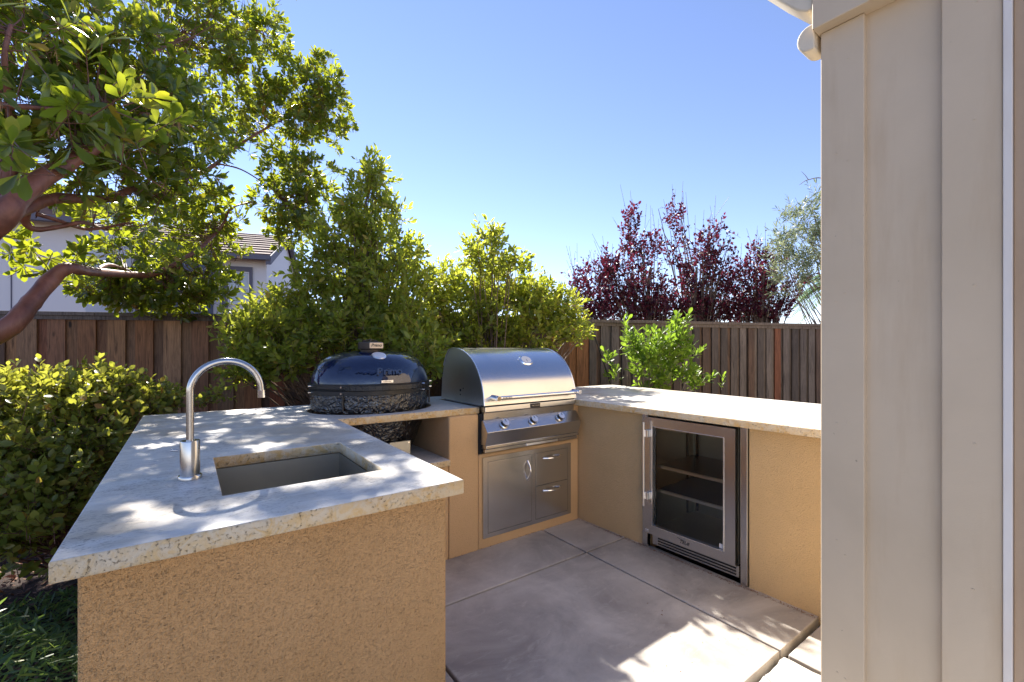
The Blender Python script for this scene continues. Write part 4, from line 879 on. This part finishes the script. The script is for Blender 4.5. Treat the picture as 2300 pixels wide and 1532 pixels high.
tag(place('debris', leaves_mesh('debris', PL, r_.normal(size=(nl, 3))*np.array([1, 1, .15]), unit(np.array([0, 0, 1.]) + r_.normal(size=(nl, 3))*.3), .004 + .009*r_.random(nl)**2, .003 + .003*r_.random(nl), r_.random(nl), 'small', M['mulch'])), 'fine brown grit and leaf crumbs along the foot of the stucco walls', 'debris', None, 'stuff')
lf = bpy.data.meshes.new('leaf'); V_, F_ = leaf_template('ovate', .3, .3); V_[:, 0] *= .55; lf.from_pydata(V_.tolist(), [], F_.tolist()); lf.materials.append(M['l_dead']); lf.attributes.new('tint', 'FLOAT', 'POINT')
for (px, py, dd_, s, lab) in ((58, 1272, 2.6, .085, 'yellow-orange fallen leaf on the mulch near the counter corner'), (8, 1330, 2.35, .10, 'red-orange fallen leaf at the left edge of the bed'), (35, 1300, 2.5, .06, 'small brown fallen leaf between the two bright ones')):
    p = at(px, py, 1.315*998.5/(py-784)); o = place('fallen_leaf', lf.copy()); o.location = p; o.scale = (s, s, s); o.rotation_euler = (random.uniform(.2, .9), random.uniform(-.4, .4), random.uniform(0, 6)); tag(o, lab, 'leaf')

# ------------------------------------------------------------------ trees beyond the fence
rg6 = np.random.default_rng(61)
def plum(label, px, blobs, nb=110):
    blobs = [(*q[:3], q[3]*1.12, q[4]*1.05, q[5], int(q[6]*.8)) for q in blobs]
    b_ = at(px, 900, 8.5); b_.z = -.06
    r = shrub('plum_tree', label, 'tree', b_, blobs, rg6, .34, 11, .068, .66, 'small', M['l_plum'], M['twig'], nb, up=.9, outw=.5, spread=1.0, jitter=.75, rb=.026, group='purple-leaved plum trees beyond the fence')
    limb(r, 'trunk', [(b_, .09), (b_ + Vector((0, 0, .8)), .07), (at(px, 690, 8.5), .045), (at(px+5, 600, 8.5), .02)], M['twig'], 8)
    G_ = grow(rg6, [(bb[0], bb[1]-20, bb[2], bb[3]*.8, bb[4]*.9, bb[5], max(4, bb[6]//9)) for bb in blobs], .8, 4, .045, .6, up=1.6, outw=.3)
    plant_leaves(r, G_, 'small', M['l_plum'], M['twig'], rg6, (.006, .0025), 0, name='sparse_foliage')
plum('leftmost purple plum tree, its dense crown climbing to a pointed top beyond the fence', 1455,
  [(1415, 500, 8.5, 14, 34, .2, 22), (1425, 545, 8.5, 28, 34, .3, 40), (1460, 560, 8.5, 22, 40, .3, 32), (1330, 620, 8.5, 32, 24, .3, 36), (1300, 650, 8.5, 20, 18, .2, 18), (1370, 600, 8.5, 26, 30, .3, 36), (1410, 620, 8.5, 60, 45, .5, 110), (1360, 670, 8.5, 70, 38, .5, 110), (1450, 670, 8.5, 60, 45, .5, 100), (1400, 705, 8.5, 110, 30, .5, 170), (1330, 690, 8.5, 50, 30, .4, 60), (1500, 700, 8.5, 40, 30, .4, 60), (1290, 625, 8.5, 12, 10, .1, 6)])
plum('middle plum tree with sparse bare tips and thin purple leaves beyond the fence', 1560,
  [(1512, 480, 8.6, 22, 34, .2, 14), (1535, 500, 8.6, 12, 24, .2, 6), (1510, 560, 8.6, 40, 40, .3, 26), (1575, 560, 8.6, 20, 40, .2, 34), (1615, 540, 8.6, 22, 42, .25, 38), (1570, 610, 8.6, 45, 40, .4, 70), (1620, 610, 8.6, 28, 40, .3, 42), (1520, 650, 8.6, 45, 40, .4, 44), (1600, 670, 8.6, 55, 40, .4, 72), (1540, 700, 8.6, 80, 28, .4, 110), (1610, 700, 8.6, 50, 28, .4, 60)])
plum('rightmost plum tree with purple branches fanning out below the olive branches', 1710,
  [(1705, 570, 8.6, 18, 22, .2, 20), (1670, 610, 8.6, 28, 26, .3, 34), (1730, 600, 8.6, 26, 30, .3, 34), (1690, 650, 8.6, 50, 35, .4, 84), (1740, 650, 8.6, 26, 30, .3, 30), (1780, 645, 8.6, 26, 16, .2, 20), (1760, 680, 8.6, 30, 14, .2, 20), (1700, 700, 8.6, 70, 26, .4, 110), (1660, 690, 8.6, 40, 26, .4, 44), (1808, 625, 8.6, 8, 10, .1, 4)], 80)
bo = at(1960, 900, 7.2); bo.z = -.06
ol = shrub('olive_tree', 'silvery olive tree with slender leaves reaching in from behind the house corner', 'tree', bo,
  [(1830, 450, 7, 26, 22, .2, 16), (1800, 475, 7, 34, 14, .2, 14), (1770, 480, 7, 24, 8, .15, 7), (1820, 510, 7, 36, 26, .3, 34), (1770, 530, 7, 34, 26, .3, 30), (1750, 570, 7, 24, 26, .2, 22), (1800, 580, 7, 40, 30, .3, 38), (1750, 610, 7, 26, 18, .2, 14), (1790, 625, 7, 26, 18, .2, 14), (1840, 560, 7, 30, 50, .3, 34), (1900, 520, 7, 60, 90, .5, 60), (1960, 500, 7.2, 90, 120, .6, 90), (1765, 655, 7, 12, 10, .1, 5)],
  rg6, .34, 15, .078, .19, 'lance', M['l_olive'], M['twiggrey'], 60, up=.15, outw=.5, spread=.75, jitter=.8, rb=.016)
limb(ol, 'trunk', [(bo, .11), (bo + Vector((0, 0, 1.2)), .09), (at(1930, 560, 7.1), .05), (at(1880, 500, 7), .02)], M['twiggrey'], 8)
limb(ol, 'limb', [(at(1930, 450, 7), .016), (at(1855, 403, 7), .009), (at(1815, 404, 7), .006), (at(1795, 416, 7), .003)], M['twiggrey'], 6)
limb(ol, 'limb', [(at(1816, 404, 7), .006), (at(1808, 393, 7), .004), (at(1800, 385, 7), .002)], M['twiggrey'], 6)
# palm
pb = at(1885, 900, 12); pb.z = -.06; pc = at(1885, 640, 12)
pl = thing('palm_tree', 'feathery green palm partly hidden behind the house corner', 'tree', pb)
MB().tube([pb, pb.lerp(pc, .5), pc], [.22, .17, .15], 10).build('trunk', M['twig'], pl, smooth=True)
LP, LD, LN, LL = [], [], [], []
for f in range(34):
    az = f*2.4; el = rg6.uniform(-.1, 1.2); ln = rg6.uniform(1.0, 1.35); h_ = Vector((math.cos(az), math.sin(az), 0)); pts = []
    for k in range(14):
        s = k/13; pts.append(pc + h_*(ln*s*math.cos(el*(1-s*.3))) + Vector((0, 0, ln*s*math.sin(el) - .75*s*s*ln)))
    MB().tube(pts, [.014*(1-.8*k/13) for k in range(14)], 4).build('frond', M['l_palm'], pl, smooth=True)
    for k in range(1, 14):
        tdir = (pts[k]-pts[k-1]).normalized(); sd = tdir.cross(Vector((0, 0, 1))).normalized()
        for sg in (-1, 1):
            for q in range(3):
                LP.append(pts[k-1].lerp(pts[k], q/3)); LD.append(tdir*.6 + sd*sg + Vector((0, 0, -.25 + rg6.normal()*.15))); LN.append(Vector((0, 0, 1))); LL.append(.34*math.sin(math.pi*(.15+.8*k/14)))
LP, LD, LN, LL = np.array(LP), np.array(LD), np.array(LN), np.array(LL)
o = place('leaflets', leaves_mesh('leaflets', LP - np.array(pb), LD, LN, LL, LL*0 + .022, rg6.random(len(LL)), 'lance', M['l_palm']), pl); o['kind'] = 'stuff'
